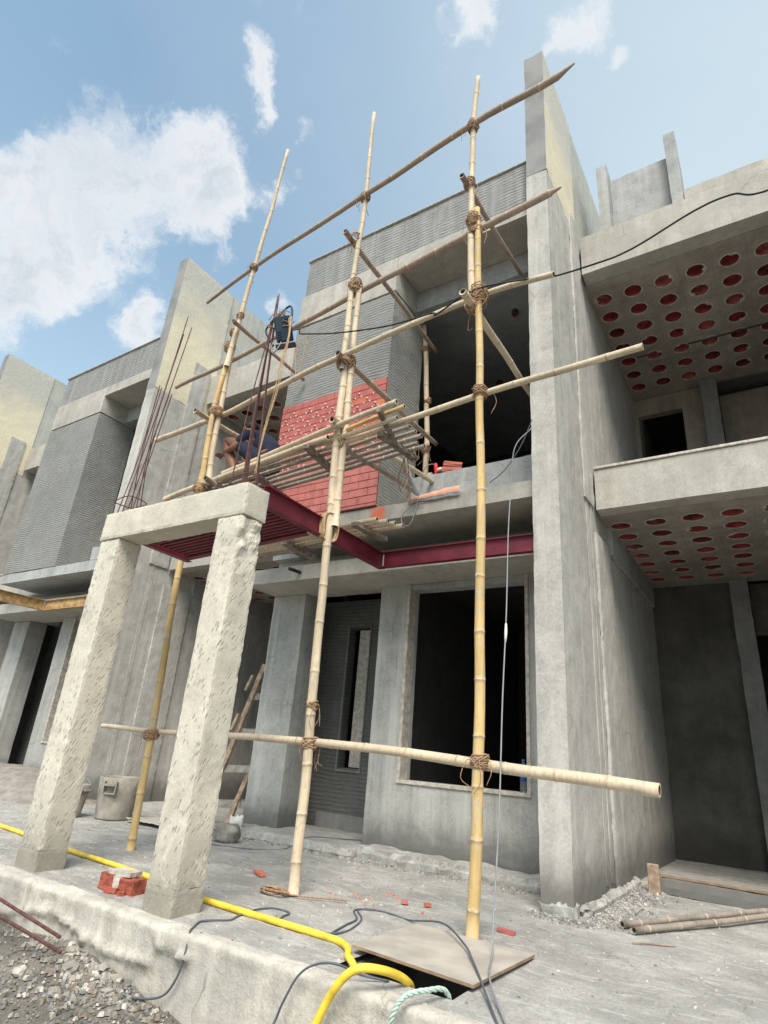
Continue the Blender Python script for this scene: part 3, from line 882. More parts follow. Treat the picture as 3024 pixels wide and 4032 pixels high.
            rough_box('post', (pl_ + 1.06, pl_ + 1.30, 9.55, 9.9, zb, zt), M['plaster_dark'], H, .12, .004, .01, 19)
        bbox('bay_cross_wall', (bxl, bxl + .1, Y(6.96), 10.4, 0, 3.42), M['inside'], H, 0)
        bbox('rear_screen', (pl_, bxl, 12.0, 12.1, 0, 7.4), M['inside'], H, 0)
        bbox('rear_roof', (pl_, bxl, 10.501, 12.0, 7.2, 7.4), M['inside'], H, 0)
        bbox('rear_side', (pl_ + .001, pl_ + .1, 9.901, 12.0, 0, 7.19), M['inside'], H, 0)
        bbox('rear_side', (bxl - .1, bxl, 10.41, 12.0, 0, 7.19), M['inside'], H, 0)
    return H
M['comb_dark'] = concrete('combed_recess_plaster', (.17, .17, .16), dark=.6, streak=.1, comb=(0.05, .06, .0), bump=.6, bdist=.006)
M['plaster_warm2'] = concrete('rear_plaster', (.34, .31, .26), dark=.6, streak=.4)

HC = row_house('unfinished grey house in the middle behind the bamboo scaffold, with red tiled box', -1.76, -3.61, -5.34, -8.81)
HL = row_house('bluish grey unfinished house on the left with a combed box and ochre steel', -9.07, -10.48, -12.26, -15.86, dy=.11, near=False)
HR = row_house('unfinished house on the right, its clay pot ceilings seen from below', 5.3, 3.45, 2.9, -1.50, near=False)

# drain stub in the canopy edge
v, f = tube_data([(-4.86, 5.20, 3.00), (-4.93, 5.55, 3.04)], .022, 12)
o = raw_link('drain_pipe', v, f, M['black'], smooth=True); keep(o, HC)

# roof fins and parapets on the right house
fin = HR
rough_box('roof_fin', (-1.23, -1.08, 6.6, 7.2, 7.401, 9.22), M['plaster'], fin, .12, .003, .006, 31)
rough_box('roof_fin', (-.315, -.165, 6.6, 7.2, 7.401, 9.30), M['plaster'], fin, .12, .003, .006, 32)
rough_box('roof_wall', (-1.08, -.315, 6.78, 6.92, 7.401, 9.06), M['comb_fine'] if 'comb_fine' in M else M['plaster'], fin, .12, .003, .006, 33)
rough_box('roof_wall', (-.165, 3.0, 6.62, 6.76, 7.401, 8.18), M['plaster_warm'], fin, .12, .003, .006, 34)

# conduit chase across the upper clay pot ceiling: thin dark strip for the groove's shade
rough_box('conduit_chase', (-.46, 2.6, 8.47, 8.505, 7.094, 7.10), M['inside'], HR, .05, .004, .0, 35)
rough_box('conduit_chase', (-1.2, -1.02, 8.48, 8.51, 7.094, 7.10), M['inside'], HR, .05, .004, .0, 36)

# ---- red clay tile cladding of the projecting box
clad = bbox('tile_cladding', (-5.335, -3.615, 5.138, 5.149, 3.616, 5.37), M['grout'], HC, 0)
def tile_mesh(w_, h_, mat):
    bm = bmesh.new(); add_box(bm, -w_ / 2, w_ / 2, -.009, .0, -h_ / 2, h_ / 2)
    bmesh.ops.bevel(bm, geom=[e for e in bm.edges if abs(e.verts[0].co.y + .009) < 1e-6 and abs(e.verts[1].co.y + .009) < 1e-6], offset=.0025, segments=1, affect='EDGES')
    me = bpy.data.meshes.new('tile'); bmesh.ops.recalc_face_normals(bm, faces=bm.faces[:]); bm.to_mesh(me); bm.free(); me.materials.append(mat)
    return me
TM = {}
bm = bmesh.new()
add_box(bm, -.011, .011, -.008, 0, .004, .010); add_box(bm, -.0035, .0035, -.010, 0, -.014, .004)
SP = bpy.data.meshes.new('tile_spacer'); bm.to_mesh(SP); bm.free(); SP.materials.append(M['white'])
rnd = random.Random(3)
PW, PH, JT = .272, .1005, .007
z = 5.365; row = 0
while z > 3.63:
    zt, zb = z, max(3.62, z - PH + JT)
    off = (row % 2) * PW / 2 + rnd.uniform(-.006, .006)
    x = -3.617 + (0 if row % 2 == 0 else 0)
    xr = -3.617
    first = True
    while xr > -5.33:
        wd = PW - JT
        if first and row % 2: wd = PW / 2 - JT
        first = False
        xl = max(-5.333, xr - wd)
        if xr - xl > .02:
            mat = 'tile' if z > 4.35 else 'tile_pale'
            if xr > -3.9 and 4.75 < z < 5.30 and rnd.random() < .45: mat = 'tile_orange'
            key = (round(xr - xl, 3), round(zt - zb, 3), mat)
            if key not in TM: TM[key] = tile_mesh(key[0], key[1], M[mat])
            o = bpy.data.objects.new('tile', TM[key]); COL.objects.link(o); o.parent = clad
            o.location = ((xl + xr) / 2, 5.138 - rnd.uniform(0, .0015), (zt + zb) / 2)
            o.rotation_euler = (rnd.uniform(-.006, .006), 0, rnd.uniform(-.006, .006))
            if z > 4.32 and row > 0 and xl > -5.3:
                for (dx, dz, ro) in ((-.002, 0, PI / 2), (-.045, -PH * .5, 0), (.045, -PH * .5, 0)):
                    s = bpy.data.objects.new('tile_spacer', SP); COL.objects.link(s); s.parent = clad
                    s.location = (xl + dx + rnd.uniform(-.004, .004), 5.126, (zt + zb) / 2 + dz + rnd.uniform(-.002, .002) + (.012 if ro else 0))
                    s.rotation_euler = (0, rnd.uniform(-.15, .15) + (PI / 2 if ro else 0), 0)
        xr = xl - JT
    z -= PH; row += 1

# =================================================================== CONCRETE PORTAL FRAME
PF = thing('portal_frame', 'two rough hacked concrete columns joined by a beam, standing on the plinth edge', 'concrete frame', (-4.1, 3.0, 0))
def col_shape(x0, x1, y0, y1, z1, seed):
    return rough_box('column', (x0, x1, y0, y1, .14, z1), M['hack'], PF, .024, .0022, .006, seed, taper=(spall if x0 > -4 else None))
def spall(idx, bm):
    for v in bm.verts:
        if v.co.x > -3.27 and v.co.z > 2.05:
            k = min(1, (v.co.z - 2.05) / .3)
            v.co.x += k * .028 * mn.noise(v.co * 13) - .006 * k
            v.co.y += k * .012 * mn.noise(v.co * 11 + Vector((5, 0, 0)))
c1 = col_shape(-5.06, -4.785, 2.885, 3.12, 2.60, 5)
c2 = col_shape(-3.495, -3.235, 2.865, 3.10, 2.585, 9)
rough_box('column_base', (-5.063, -4.782, 2.882, 3.123, -.03, .143), M['collar'], PF, .02, .004, .006, 6)
rough_box('column_base', (-3.498, -3.232, 2.862, 3.103, -.03, .143), M['collar'], PF, .02, .004, .006, 7)
rough_box('beam', (-5.066, -3.230, 2.872, 3.112, 2.598, 2.86), M['raw'], PF, .024, .003, .006, 8)
# broken corner lump on the right column head
def rebars(col, base, top_pts, lab):
    for (b, m_, t_) in top_pts:
        r = .0054
        p = smooth_path([b, m_, t_], 10)
        rr = [r * (1.12 if i % 2 else .95) for i in range(len(p))]
        v, f = tube_data(p, rr, 6)
        o = raw_link('reinforcing_bar', v, f, M['rebar'], smooth=True); keep2(o, col)
def keep2(o, par):
    o.parent = par
# right column: a sheaf drawn together where the lamp hangs
bars = []
for k in range(8):
    u = k / 7
    bx = -3.50 + .245 * u; by = 2.92 + .14 * ((k * 3) % 4) / 3
    j = random.uniform(-.008, .008)
    bars.append(((bx, by, 2.80), (-3.475 + .14 * u + j, 2.98 + (by - 2.98) * .5, 3.75), (-3.425 + .035 * u + j, 2.985, 4.45 + random.uniform(0, .1) + (.32 if k in (3, 4, 5) else 0))))
rebars(c2, None, bars, '')
bars = []
tops = [(-4.955, 4.33), (-4.93, 4.30), (-4.79, 5.17), (-4.81, 4.95), (-4.71, 5.01), (-4.83, 4.24), (-4.80, 4.22)]
for k, (tx, tz) in enumerate(tops):
    u = k / (len(tops) - 1)
    bx = -5.03 + .23 * u
    m_ = (bx * .55 + tx * .45 + .0, 3.0, 2.8 + (tz - 2.8) * .5)
    bars.append(((bx, 2.94 + .12 * (k % 2), 2.80), m_, (tx, 3.0 + .01 * k, tz)))
rebars(c1, None, bars, '')
for (cx, w_, zc, cc) in ((-4.91, .13, 3.00, c1), (-3.38, .14, 2.93, c2)):
    pts = [(cx - w_, 2.90, zc), (cx, 2.885, zc + .012), (cx + w_, 2.90, zc + .01), (cx + w_, 3.06, zc), (cx, 3.08, zc - .004), (cx - w_, 3.07, zc), (cx - w_, 2.90, zc - .01)]
    o = tube('stirrup', pts, .005, M['rebar'], None, 6, 4); keep2(o, cc)

# =================================================================== STEEL FRAME AND DECK
def ibeam(name, a, b, h, wdt, mat, parent, tf=.008, tw=.006, side=None, channel=False):
    """rolled section from a to b; a, b at the bottom centre"""
    a, b = Vector(a), Vector(b)
    t = (b - a).normalized(); s = t.cross(Vector((0, 0, 1))).normalized(); u = s.cross(t)
    bm = bmesh.new()
    def piece(s0, s1, z0, z1):
        vs = []
        for p in (a, b):
            for q in (s0, s1):
                for z_ in (z0, z1): vs.append(bm.verts.new(p + s * q + u * z_))
        for f_ in ((0, 1, 3, 2), (4, 6, 7, 5), (0, 4, 5, 1), (2, 3, 7, 6), (0, 2, 6, 4), (1, 5, 7, 3)):
            bm.faces.new([vs[i] for i in f_])
    piece(-wdt / 2, wdt / 2, 0, tf); piece(-wdt / 2, wdt / 2, h - tf, h); piece(-tw / 2, tw / 2, tf, h - tf)
    o = link(name, bm, mat); keep(o, parent)
    return o
SF = thing('steel_canopy', 'dark red steel channel frame with corrugated deck under the bamboo platform', 'steel frame', (-3.4, 4.0, 2.8))
ibeam('steel_beam', (-3.30, 3.11, 2.765), (-3.455, 5.13, 2.835), .17, .075, M['steel'], SF)
ibeam('steel_beam', (-3.42, 5.105, 2.842), (-1.762, 5.12, 2.842), .17, .07, M['steel'], SF)
ibeam('steel_beam', (-4.98, 3.12, 2.69), (-5.03, 3.86, 2.69), .16, .075, M['steel'], SF)
ibeam('steel_beam', (-4.98, 3.80, 2.70), (-3.40, 3.80, 2.77), .12, .07, M['steel'], SF)
# corrugated deck
V, F = [], []
K = 0
yy = 3.12
prof = []
while yy < 3.76:
    prof += [(yy, 0), (yy + .022, 0), (yy + .03, .02), (yy + .052, .02)]
    yy += .06
prof.append((yy, 0))
for (y, dz) in prof:
    for x in (-4.95, -3.335):
        V.append((x, y, (2.72 if x < -4 else 2.785) + dz))
for i in range(len(prof) - 1): F.append((i * 2, i * 2 + 1, i * 2 + 3, i * 2 + 2))
deck = raw_link('corrugated_deck', V, F, M['steel'])
mod = deck.modifiers.new('t', 'SOLIDIFY'); mod.thickness = .002
keep(deck, SF)
SL = thing('steel_canopy', 'ochre primed steel angle frame under the left hand balcony', 'steel frame', (-10.3, 5.2, 2.8))
ibeam('steel_beam', (-10.40, 5.25, 2.80), (-9.08, 5.25, 2.80), .17, .07, M['rusty'], SL)
ibeam('steel_beam', (-10.36, 5.215, 2.80), (-10.20, 3.1, 2.76), .17, .075, M['rusty'], SL)

# =================================================================== BAMBOO SCAFFOLD
SC = thing('bamboo_scaffold', 'lashed bamboo pole scaffold of uprights, rails and cross poles before the middle house', 'scaffold', (-3.2, 3.96, 0))
def pole(pts, r0=.036, r1=.03, kind='bamboo', name='upright', **k):
    return bamboo(name, pts, r0, r1, kind, SC, **k)
Yv = 3.96
pole([(-5.26, 4.04, 0), (-5.215, 3.98, .976), (-5.30, Yv, 2.748), (-5.255, Yv, 3.60), (-5.27, Yv, 4.66)], .037, .033, 'bamboo_y')
pole([(-5.17, 4.0, 3.72), (-5.225, 3.99, 4.64), (-5.205, 3.98, 5.55), (-5.15, Yv, 6.0)], .036, .033, 'bamboo')
pole([(-5.25, 3.98, 3.55), (-5.235, 3.92, 4.64), (-5.225, Yv, 5.60)], .033, .030, 'bamboo_y')
pole([(-5.185, 3.93, 5.25), (-5.08, Yv, 6.77), (-4.95, Yv, 8.0), (-4.869, Yv, 8.89)], .033, .022, 'bamboo')
pole([(-3.20, 3.95, 0.0), (-3.238, Yv, 1.031), (-3.285, Yv, 2.649), (-3.325, Yv, 4.0), (-3.335, Yv, 4.75)], .041, .036, 'bamboo')
pole([(-3.25, 3.99, 2.88), (-3.265, 4.0, 4.06), (-3.275, 3.99, 4.85), (-3.285, 3.98, 5.72)], .037, .031, 'bamboo')
pole([(-3.33, 3.93, 4.6), (-3.345, 3.94, 5.7), (-3.327, Yv, 6.968), (-3.354, Yv, 8.57)], .034, .023, 'bamboo')
pole([(-1.80, 3.97, 0.0), (-1.767, Yv, 1.013), (-1.769, Yv, 2.222), (-1.808, Yv, 3.893), (-1.845, Yv, 4.965), (-1.885, Yv, 6.08)], .040, .030, 'bamboo_y')
pole([(-1.905, Yv, 4.85), (-1.935, Yv, 5.924), (-1.948, Yv, 7.276), (-1.901, Yv, 8.10)], .036, .027, 'bamboo')
Yl = 4.03
def rail(pts, r0=.034, r1=.028, kind='bamboo', **k): return bamboo('rail', pts, r0, r1, kind, SC, **k)
rail([(-6.10, 4.03, 1.045), (-5.23, 4.04, 1.03), (-3.25, 4.02, 1.045), (-1.78, 4.02, .985), (-.663, Yv, .924)], .022, .040, 'bamboo')
rail([(-5.95, Yl, 3.63), (-5.0, 4.0, 3.72), (-3.36, 3.88, 3.80)], .034, .030, 'bamboo')
rail([(-3.45, 3.99, 3.75), (-1.84, Yl, 3.925), (-.505, 3.97, 3.935)], .030, .028, 'bamboo')
rail([(-6.42, Yl, 4.55), (-5.2, Yl, 4.62), (-3.36, 3.88, 4.735), (-1.90, Yl, 5.03), (-1.145, Yv, 4.873 + .03)], .034, .027, 'bamboo')
rail([(-6.28, Yl, 5.33), (-5.2, Yl, 5.42), (-3.38, Yl, 5.69), (-1.94, Yl, 5.86), (-1.045, Yv, 5.88)], .025, .036, 'bamboo_g', pointed=True)
rail([(-5.93, Yv, 6.57), (-5.05, 3.94, 6.78), (-3.30, 3.92, 7.05), (-1.93, 3.93, 7.32), (-1.1, Yv, 7.40), (-.855, Yv, 7.48)], .022, .038, 'bamboo_g', pointed=True)
def cross(a, b, r=.030, kind='bamboo_g', **k): return bamboo('cross_pole', [a, b], r, r * .85, kind, SC, **k)
cross((-1.98, 3.8, 6.43), (-1.99, 5.69, 6.62))
cross((-3.43, 3.8, 6.44), (-3.43, 6.03, 6.29), .032)
cross((-1.90, 3.75, 4.86), (-1.90, 5.9, 4.86), .036, 'bamboo')
cross((-3.31, 3.80, 4.72), (-3.31, 5.93, 4.735), .034)
cross((-3.27, 3.80, 3.93), (-3.30, 5.86, 4.32 - .15), .034, 'bamboo')
cross((-3.31, 4.0, 3.76), (-3.42, 5.7, 3.98), .032, 'bamboo_d')
cross((-5.42, 3.80, 4.60), (-5.40, 4.9, 4.62), .032, 'bamboo')
cross((-5.07, 3.80, 5.80), (-5.0, 5.1, 5.72), .028)
cross((-5.05, 3.85, 3.67), (-5.1, 5.1, 3.66), .032, 'bamboo_d')
bamboo('inner_upright', [(-3.47, 5.97, 4.24), (-3.50, 5.97, 5.4), (-3.60, 5.94, 6.74)], .038, .034, 'bamboo', SC)
# lashings: (place, axis, radius x, radius y, height, turns)
for c, ax, rx, ry, h, tn in [
    ((-5.215, 3.98, 1.00), (0, 0, 1), .085, .052, .10, 5), ((-3.245, 3.99, 1.03), (0, 0, 1), .085, .055, .11, 6), ((-1.768, 3.98, 1.0), (0, 0, 1), .085, .055, .13, 7),
    ((-3.245, 3.96, 1.32), (0, 0, 1), .050, .050, .04, 3),
    ((-5.24, 3.95, 3.62), (0, 0, 1), .075, .055, .12, 6), ((-3.28, 3.98, 3.77), (0, 1, .3), .075, .06, .12, 6), ((-1.815, 3.98, 3.92), (0, 0, 1), .085, .055, .14, 8),
    ((-5.24, 3.97, 4.62), (0, 0, 1), .10, .09, .15, 8), ((-3.31, 3.95, 4.70), (0, .5, 1), .10, .085, .17, 10), ((-1.85, 3.98, 4.98), (0, 0, 1), .085, .08, .24, 13),
    ((-1.90, 3.96, 4.86), (0, 1, .1), .07, .065, .14, 7),
    ((-5.22, 3.95, 5.56), (0, 0, 1), .07, .06, .14, 8), ((-5.20, 3.95, 5.78), (0, 0, 1), .06, .055, .10, 5),
    ((-3.315, 3.96, 5.72), (0, 0, 1), .075, .06, .22, 12), ((-1.91, 3.96, 5.93), (0, 0, 1), .072, .06, .22, 12), ((-1.90, 3.98, 5.80), (0, 0, 1), .06, .08, .10, 5),
    ((-5.075, 3.95, 6.79), (0, 0, 1), .06, .05, .09, 5), ((-3.325, 3.95, 7.06), (0, 0, 1), .062, .055, .10, 6), ((-1.945, 3.95, 7.31), (0, 0, 1), .065, .055, .14, 8),
    ((-3.38, 3.93, 6.42), (0, .3, 1), .07, .065, .12, 6), ((-1.955, 3.93, 6.45), (0, 0, 1), .062, .06, .08, 5),
    ((-5.12, 3.93, 6.0), (0, 0, 1), .045, .045, .05, 3), ((-3.575, 5.95, 6.32), (0, 0, 1), .06, .06, .13, 7), ((-3.49, 5.96, 5.45), (0, 0, 1), .047, .047, .04, 3),
    ((-3.48, 5.95, 4.72), (0, 0, 1), .06, .06, .10, 6)]:
    lashing(c, ax, rx, ry, h, SC, tn, random.uniform(.005, .0075))
# jute tie of the middle upright to the steel beam
V, F = [], []
for k in range(6):
    x = -3.335 + .010 * k
    loop = [(x - .005, 3.905, 2.76), (x - .01, 3.905, 2.97), (x + .03, 3.95, 3.01), (x + .06, 4.01, 2.97), (x + .055, 4.01, 2.77), (x + .0, 3.94, 2.745), (x - .005, 3.905, 2.78)]
    loop = [(a + random.uniform(-.008, .008), b, c + random.uniform(-.01, .01)) for a, b, c in loop]
    tube_data(smooth_path(loop, 4), .006, 5, True, V, F)
o = raw_link('rope_lashing', V, F, M['jute'], smooth=True); keep(o, SC)

# =================================================================== WORKING PLATFORM MATS
def mat_platform(label, poles, battens, loc):
    T = thing('bamboo_platform', label, 'platform', loc, 'bamboo working mats')
    for a, b, r, kind in poles: bamboo('bamboo_pole', [a, b], r, r * .9, kind, T, seg=10)
    for a, b, wd in battens:
        a, b = Vector(a), Vector(b)
        t = (b - a); L = t.length; t.normalize(); s = t.cross(Vector((0, 0, 1))).normalized(); u = s.cross(t)
        bm = bmesh.new()
        vs = []
        for i in range(9):
            p = a.lerp(b, i / 8)
            ring = [p + s * (q[0] * wd) + u * (q[1] * .022) for q in ((-1, -1), (1, -1), (1, 1), (-1, 1))]
            vs.append([bm.verts.new(v_ + mn.noise_vector(v_ * 20) * .008) for v_ in ring])
        for i in range(8):
            for k in range(4): bm.faces.new((vs[i][k], vs[i][(k + 1) % 4], vs[i + 1][(k + 1) % 4], vs[i + 1][k]))
        bm.faces.new(vs[0]); bm.faces.new(vs[-1])
        keep(link('batten', bm, M['batten']), T)
    return T
pp = []
rp = random.Random(11)
ys_ = [3.93, 4.03, 4.12, 4.21, 4.31, 4.41, 4.50]
for k, y in enumerate(ys_):
    z0 = 3.72 + .012 * rp.uniform(-1, 1); z1 = 3.83
    xr = -2.60 + rp.uniform(-.06, .05); xl = -5.35 + rp.uniform(-.25, .15)
    kind = 'bamboo_d' if k not in (0,) else 'bamboo'
    pp.append(((xl, y + .10, z0), (xr, y - .02, z1), .026 + rp.uniform(-.004, .004), kind))
pp.append(((-5.0, 4.05, 3.80), (-2.55, 3.80, 3.93), .030, 'bamboo'))
pp.append(((-4.1, 4.10, 3.88), (-2.52, 3.90, 3.93), .024, 'bamboo_y'))
PA = mat_platform('long bamboo platform in front of the red tiled box, worker squatting on its left', pp,
    [((-4.52, 4.10, 3.705), (-4.63, 4.72, 3.70), .035), ((-3.62, 3.86, 3.745), (-3.74, 4.60, 3.745), .035),
     ((-2.72, 3.78, 3.88), (-2.79, 4.14, 3.795), .022), ((-2.84, 4.0, 3.77), (-2.80, 4.60, 3.78), .035), ((-5.22, 4.0, 3.655), (-5.28, 4.72, 3.65), .035)], (-4, 4.3, 3.75))
pp = []
for k, (y, xr) in enumerate(((4.45, -3.10), (4.53, -3.02), (4.61, -2.99), (4.69, -2.95), (4.78, -3.3), (4.86, -3.6))):
    pp.append(((-5.25 + .03 * k, y + .05, 3.08), (xr, y, 3.115), .027, 'bamboo' if k < 4 else 'bamboo_d'))
PB = mat_platform('short bamboo mat resting on the red steel beams just above the canopy', pp,
    [((-3.30, 4.35, 3.055), (-3.27, 4.85, 3.06), .04), ((-4.30, 4.45, 3.02), (-4.33, 5.0, 3.02), .04)], (-4, 4.6, 3.05))

# =================================================================== WORKER
def skin_body(name, chains, mat, parent=None, levels=2):
    bm = bmesh.new()
    lay = bm.verts.layers.skin.verify()
    seen = {}
    root = None
    for ch in chains:
        prev = None
        for (p, r) in ch:
            key = tuple(round(c, 3) for c in p)
            if key not in seen:
                v = bm.verts.new(p); seen[key] = v
                v[lay].radius = (r if isinstance(r, tuple) else (r, r))
                if root is None: v[lay].use_root = True; root = v
            v = seen[key]
            if prev is not None and bm.edges.get((prev, v)) is None: bm.edges.new((prev, v))
            prev = v
    me = bpy.data.meshes.new(name); bm.to_mesh(me); bm.free()
    me.materials.append(mat)
    o = bpy.data.objects.new(name, me); COL.objects.link(o)
    m1 = o.modifiers.new('skin', 'SKIN'); m1.use_smooth_shade = True; m1.use_x_symmetry = False
    m2 = o.modifiers.new('sub', 'SUBSURF'); m2.levels = levels; m2.render_levels = levels
    if parent is not None: keep(o, parent)
    return o
# squatting side-on, facing left (-X) and turned a little to the wall
WX, WY, WZ = -4.86, 4.40, 3.79
W_ = thing('person', 'worker in dark blue squatting on the bamboo platform, bare knee raised, head bent', 'person', (WX, WY, WZ))
def w3(dx, dy, dz): return (WX + dx, WY + dy, WZ + dz)
pel = w3(.22, 0, .20)
legs = []
for s, kx in ((-1, -.47), (1, -.42)):
    legs.append([(pel, .125), (w3(.12, .12 * s, .24), .095), (w3(-.14, .15 * s, .42 + .03), .08), (w3(-.42, .16 * s, .60), .072), (w3(-.40, .16 * s, .50), .064), (w3(-.27, .15 * s, .27), .062),
                 (w3(-.17, .14 * s, .07), .036), (w3(-.24, .15 * s, .035), .036), (w3(-.37, .16 * s, .03), .026)])
spine = [(pel, .125), (w3(.20, .0, .34), .135), (w3(.08, .0, .50), .145), (w3(-.06, .0, .60), .135), (w3(-.16, .01, .645), .07), (w3(-.20, .015, .70), .055), (w3(-.235, .02, .76), .088), (w3(-.275, .025, .82), .085)]
arms = []
for s in (-1, 1):
    arms.append([(w3(-.06, .0, .60), .135), (w3(-.09, .16 * s, .575), .062), (w3(-.20, .23 * s, .42), .045), (w3(-.34, .20 * s, .42), .036), (w3(-.46, .14 * s, .44), .028), (w3(-.50, .13 * s, .44), .030)])
body = skin_body('body', [spine] + legs + arms, M['skin'], W_)
shirt = skin_body('shirt', [[(w3(.235, 0, .17), .12), (w3(.215, 0, .34), .155), (w3(.085, 0, .505), .165), (w3(-.06, 0, .61), .152), (w3(-.13, .005, .64), .085)],
                            [(w3(-.06, 0, .61), .152), (w3(-.09, -.165, .58), .078), (w3(-.17, -.215, .47), .062)],
                            [(w3(-.06, 0, .61), .152), (w3(-.09, .165, .58), .078), (w3(-.17, .215, .47), .062)]], M['mauve_navy'] if 'mauve_navy' in M else M['navy'], W_)
shorts = skin_body('shorts', [[(w3(.23, 0, .19), .145), (w3(.12, -.12, .25), .115), (w3(-.12, -.15, .44), .097), (w3(-.25, -.155, .51), .086)],
                              [(w3(.23, 0, .19), .145), (w3(.12, .12, .25), .115), (w3(-.12, .15, .44), .097), (w3(-.25, .155, .51), .086)]], M['navy'], W_)
hair = skin_body('hair', [[(w3(-.175, .015, .77), .07), (w3(-.215, .02, .82), .096), (w3(-.275, .025, .87), .080)]], M['hair'], W_)
for s in (-1, 1):
    tube('ear', [w3(-.235, .02 + .088 * s, .76), w3(-.25, .02 + .098 * s, .78), w3(-.245, .02 + .092 * s, .805)], .012, M['skin'], W_, 6, 4)
tube('nose', [w3(-.345, .027, .805), w3(-.37, .028, .782), w3(-.355, .028, .775)], .012, M['skin'], W_, 6, 4)
for s in (-1, 1):
    lumpy('eye', w3(-.350, .027 + .03 * s, .818), (.012, .022, .012), M['white'], 1, 1, 0, parent=W_)
    for q in range(5):
        a = (q - 2) * .018
        tube('finger', [w3(-.51, .13 * s + a, .44), w3(-.55, .13 * s + a * 1.2, .445), w3(-.575, .13 * s + a * 1.2, .42 - abs(q - 2) * .004)], .009, M['skin'], W_, 6, 4)

# =================================================================== FLOODLIGHT ON THE REBARS
FL = thing('floodlight', 'dark floodlight tied with rope to the top of the right rebar sheaf', 'floodlight', (-3.26, 3.0, 4.4))
bm = bmesh.new(); add_box(bm, -.075, .075, -.02, .02, -.11, .12)
bmesh.ops.bevel(bm, geom=bm.edges[:], offset=.008, segments=2, affect='EDGES')
for k in range(4): add_box(bm, -.055, -.020, -.028, -.021, -.09 + k * .022, -.08 + k * .022)
for k in range(4): add_box(bm, .020, .055, -.028, -.021, .02 + k * .022, .03 + k * .022)
Rm = Matrix.Rotation(math.radians(28), 4, 'Z') @ Matrix.Rotation(math.radians(-12), 4, 'Y') @ Matrix.Rotation(math.radians(18), 4, 'X')
bmesh.ops.transform(bm, matrix=Matrix.Translation((-3.265, 2.99, 4.40)) @ Rm, verts=bm.verts)
keep(link('lamp_housing', bm, M['metal']), FL)
bm = bmesh.new(); add_box(bm, -.088, .088, -.024, .024, -.165, -.132)
bmesh.ops.transform(bm, matrix=Matrix.Translation((-3.265, 2.99, 4.40)) @ Rm, verts=bm.verts)
keep(link('lamp_rim', bm, M['black']), FL)
tube('bracket', [(-3.35, 2.98, 4.25), (-3.46, 2.97, 4.42), (-3.455, 2.97, 4.49), (-3.36, 2.97, 4.55), (-3.23, 2.97, 4.63), (-3.19, 2.98, 4.58), (-3.18, 2.98, 4.45)], .009, M['black'], FL, 6, 5)
tube('lead', [(-3.26, 2.98, 4.26), (-3.27, 2.96, 4.18), (-3.32, 2.96, 4.15), (-3.35, 2.96, 4.22), (-3.34, 2.97, 4.30)], .005, M['cord'], FL, 6, 6)
# tangle of jute and wire
V, F = [], []
rt = random.Random(5)
for k in range(9):
    p = [(-3.40 + rt.uniform(-.05, .04), 2.95 + rt.uniform(-.03, .05), 4.47 + rt.uniform(-.04, .06))]
    for q in range(5): p.append((p[-1][0] + rt.uniform(-.01, .075), 2.96 + rt.uniform(-.03, .04), p[-1][2] + rt.uniform(-.05, .06)))
    tube_data(smooth_path(p, 4), rt.choice((.003, .004, .005)), 5, True, V, F)
keep(raw_link('binding', V, F, M['coir'], smooth=True), FL)
V, F = [], []
for k in range(6):
    x = -3.17 + rt.uniform(-.035, .03)
    p = [(-3.19 + rt.uniform(-.02, .02), 2.97, 4.50), (x, 2.96, 4.30), (x - .02 + rt.uniform(-.02, .02), 2.95, 4.0), (x - .03 + rt.uniform(-.03, .01), 2.95, 3.7 + rt.uniform(-.05, .05)), (-3.25 + rt.uniform(-.02, .02), 2.95, 3.30), (-3.28 + rt.uniform(-.01, .02), 2.96, 2.93)]
    if k > 2: p = p[:3 + k % 3]
    tube_data(smooth_path(p, 6), .003, 5, True, V, F)
o = raw_link('rope', V, F, M['jute'], smooth=True)
tag(o, 'frayed jute ropes hanging from the floodlight down to the right column head', 'rope')
V, F = [], []
for p in ([(-3.86, 3.9, 5.22), (-3.88, 3.9, 5.0), (-3.90, 3.9, 4.82), (-3.95, 3.9, 4.70)], [(-3.95, 3.9, 5.22), (-4.00, 3.9, 4.98), (-4.04, 3.9, 4.80)], [(-4.05, 3.9, 5.1), (-4.0, 3.9, 4.95), (-3.97, 3.92, 4.68)]):
    tube_data(smooth_path(p, 6), .005, 5, True, V, F)
o = raw_link('rope', V, F, M['jute'], smooth=True)
tag(o, 'loose jute strands hanging from the black cable above the tiled box', 'rope')

# power cable to the lamp
cab = tube('power_cable', [(-3.16, 2.98, 4.35), (-3.6, 3.5, 4.9), (-3.95, 3.86, 5.24), (-3.86, 3.88, 5.215), (-3.40, 3.86, 5.045), (-2.79, 3.90, 4.935), (-2.33, 3.96, 4.955), (-2.28, 3.97, 4.93), (-1.86, 3.90, 4.99), (-1.36, 3.97, 4.96), (-1.15, 3.98, 4.90), (-.735, 3.9, 4.80), (-.57, 3.9, 4.81), (-.40, 3.9, 4.853), (-.046, 3.9, 4.977), (.202, 3.9, 5.002), (.6, 3.9, 4.93), (2.5, 3.9, 5.3), (5.28, 5.0, 6.4)], .008, M['black'], None, 7, 8)
tag(cab, 'black power cable running along the bamboo rail and sagging away to the right', 'cable')

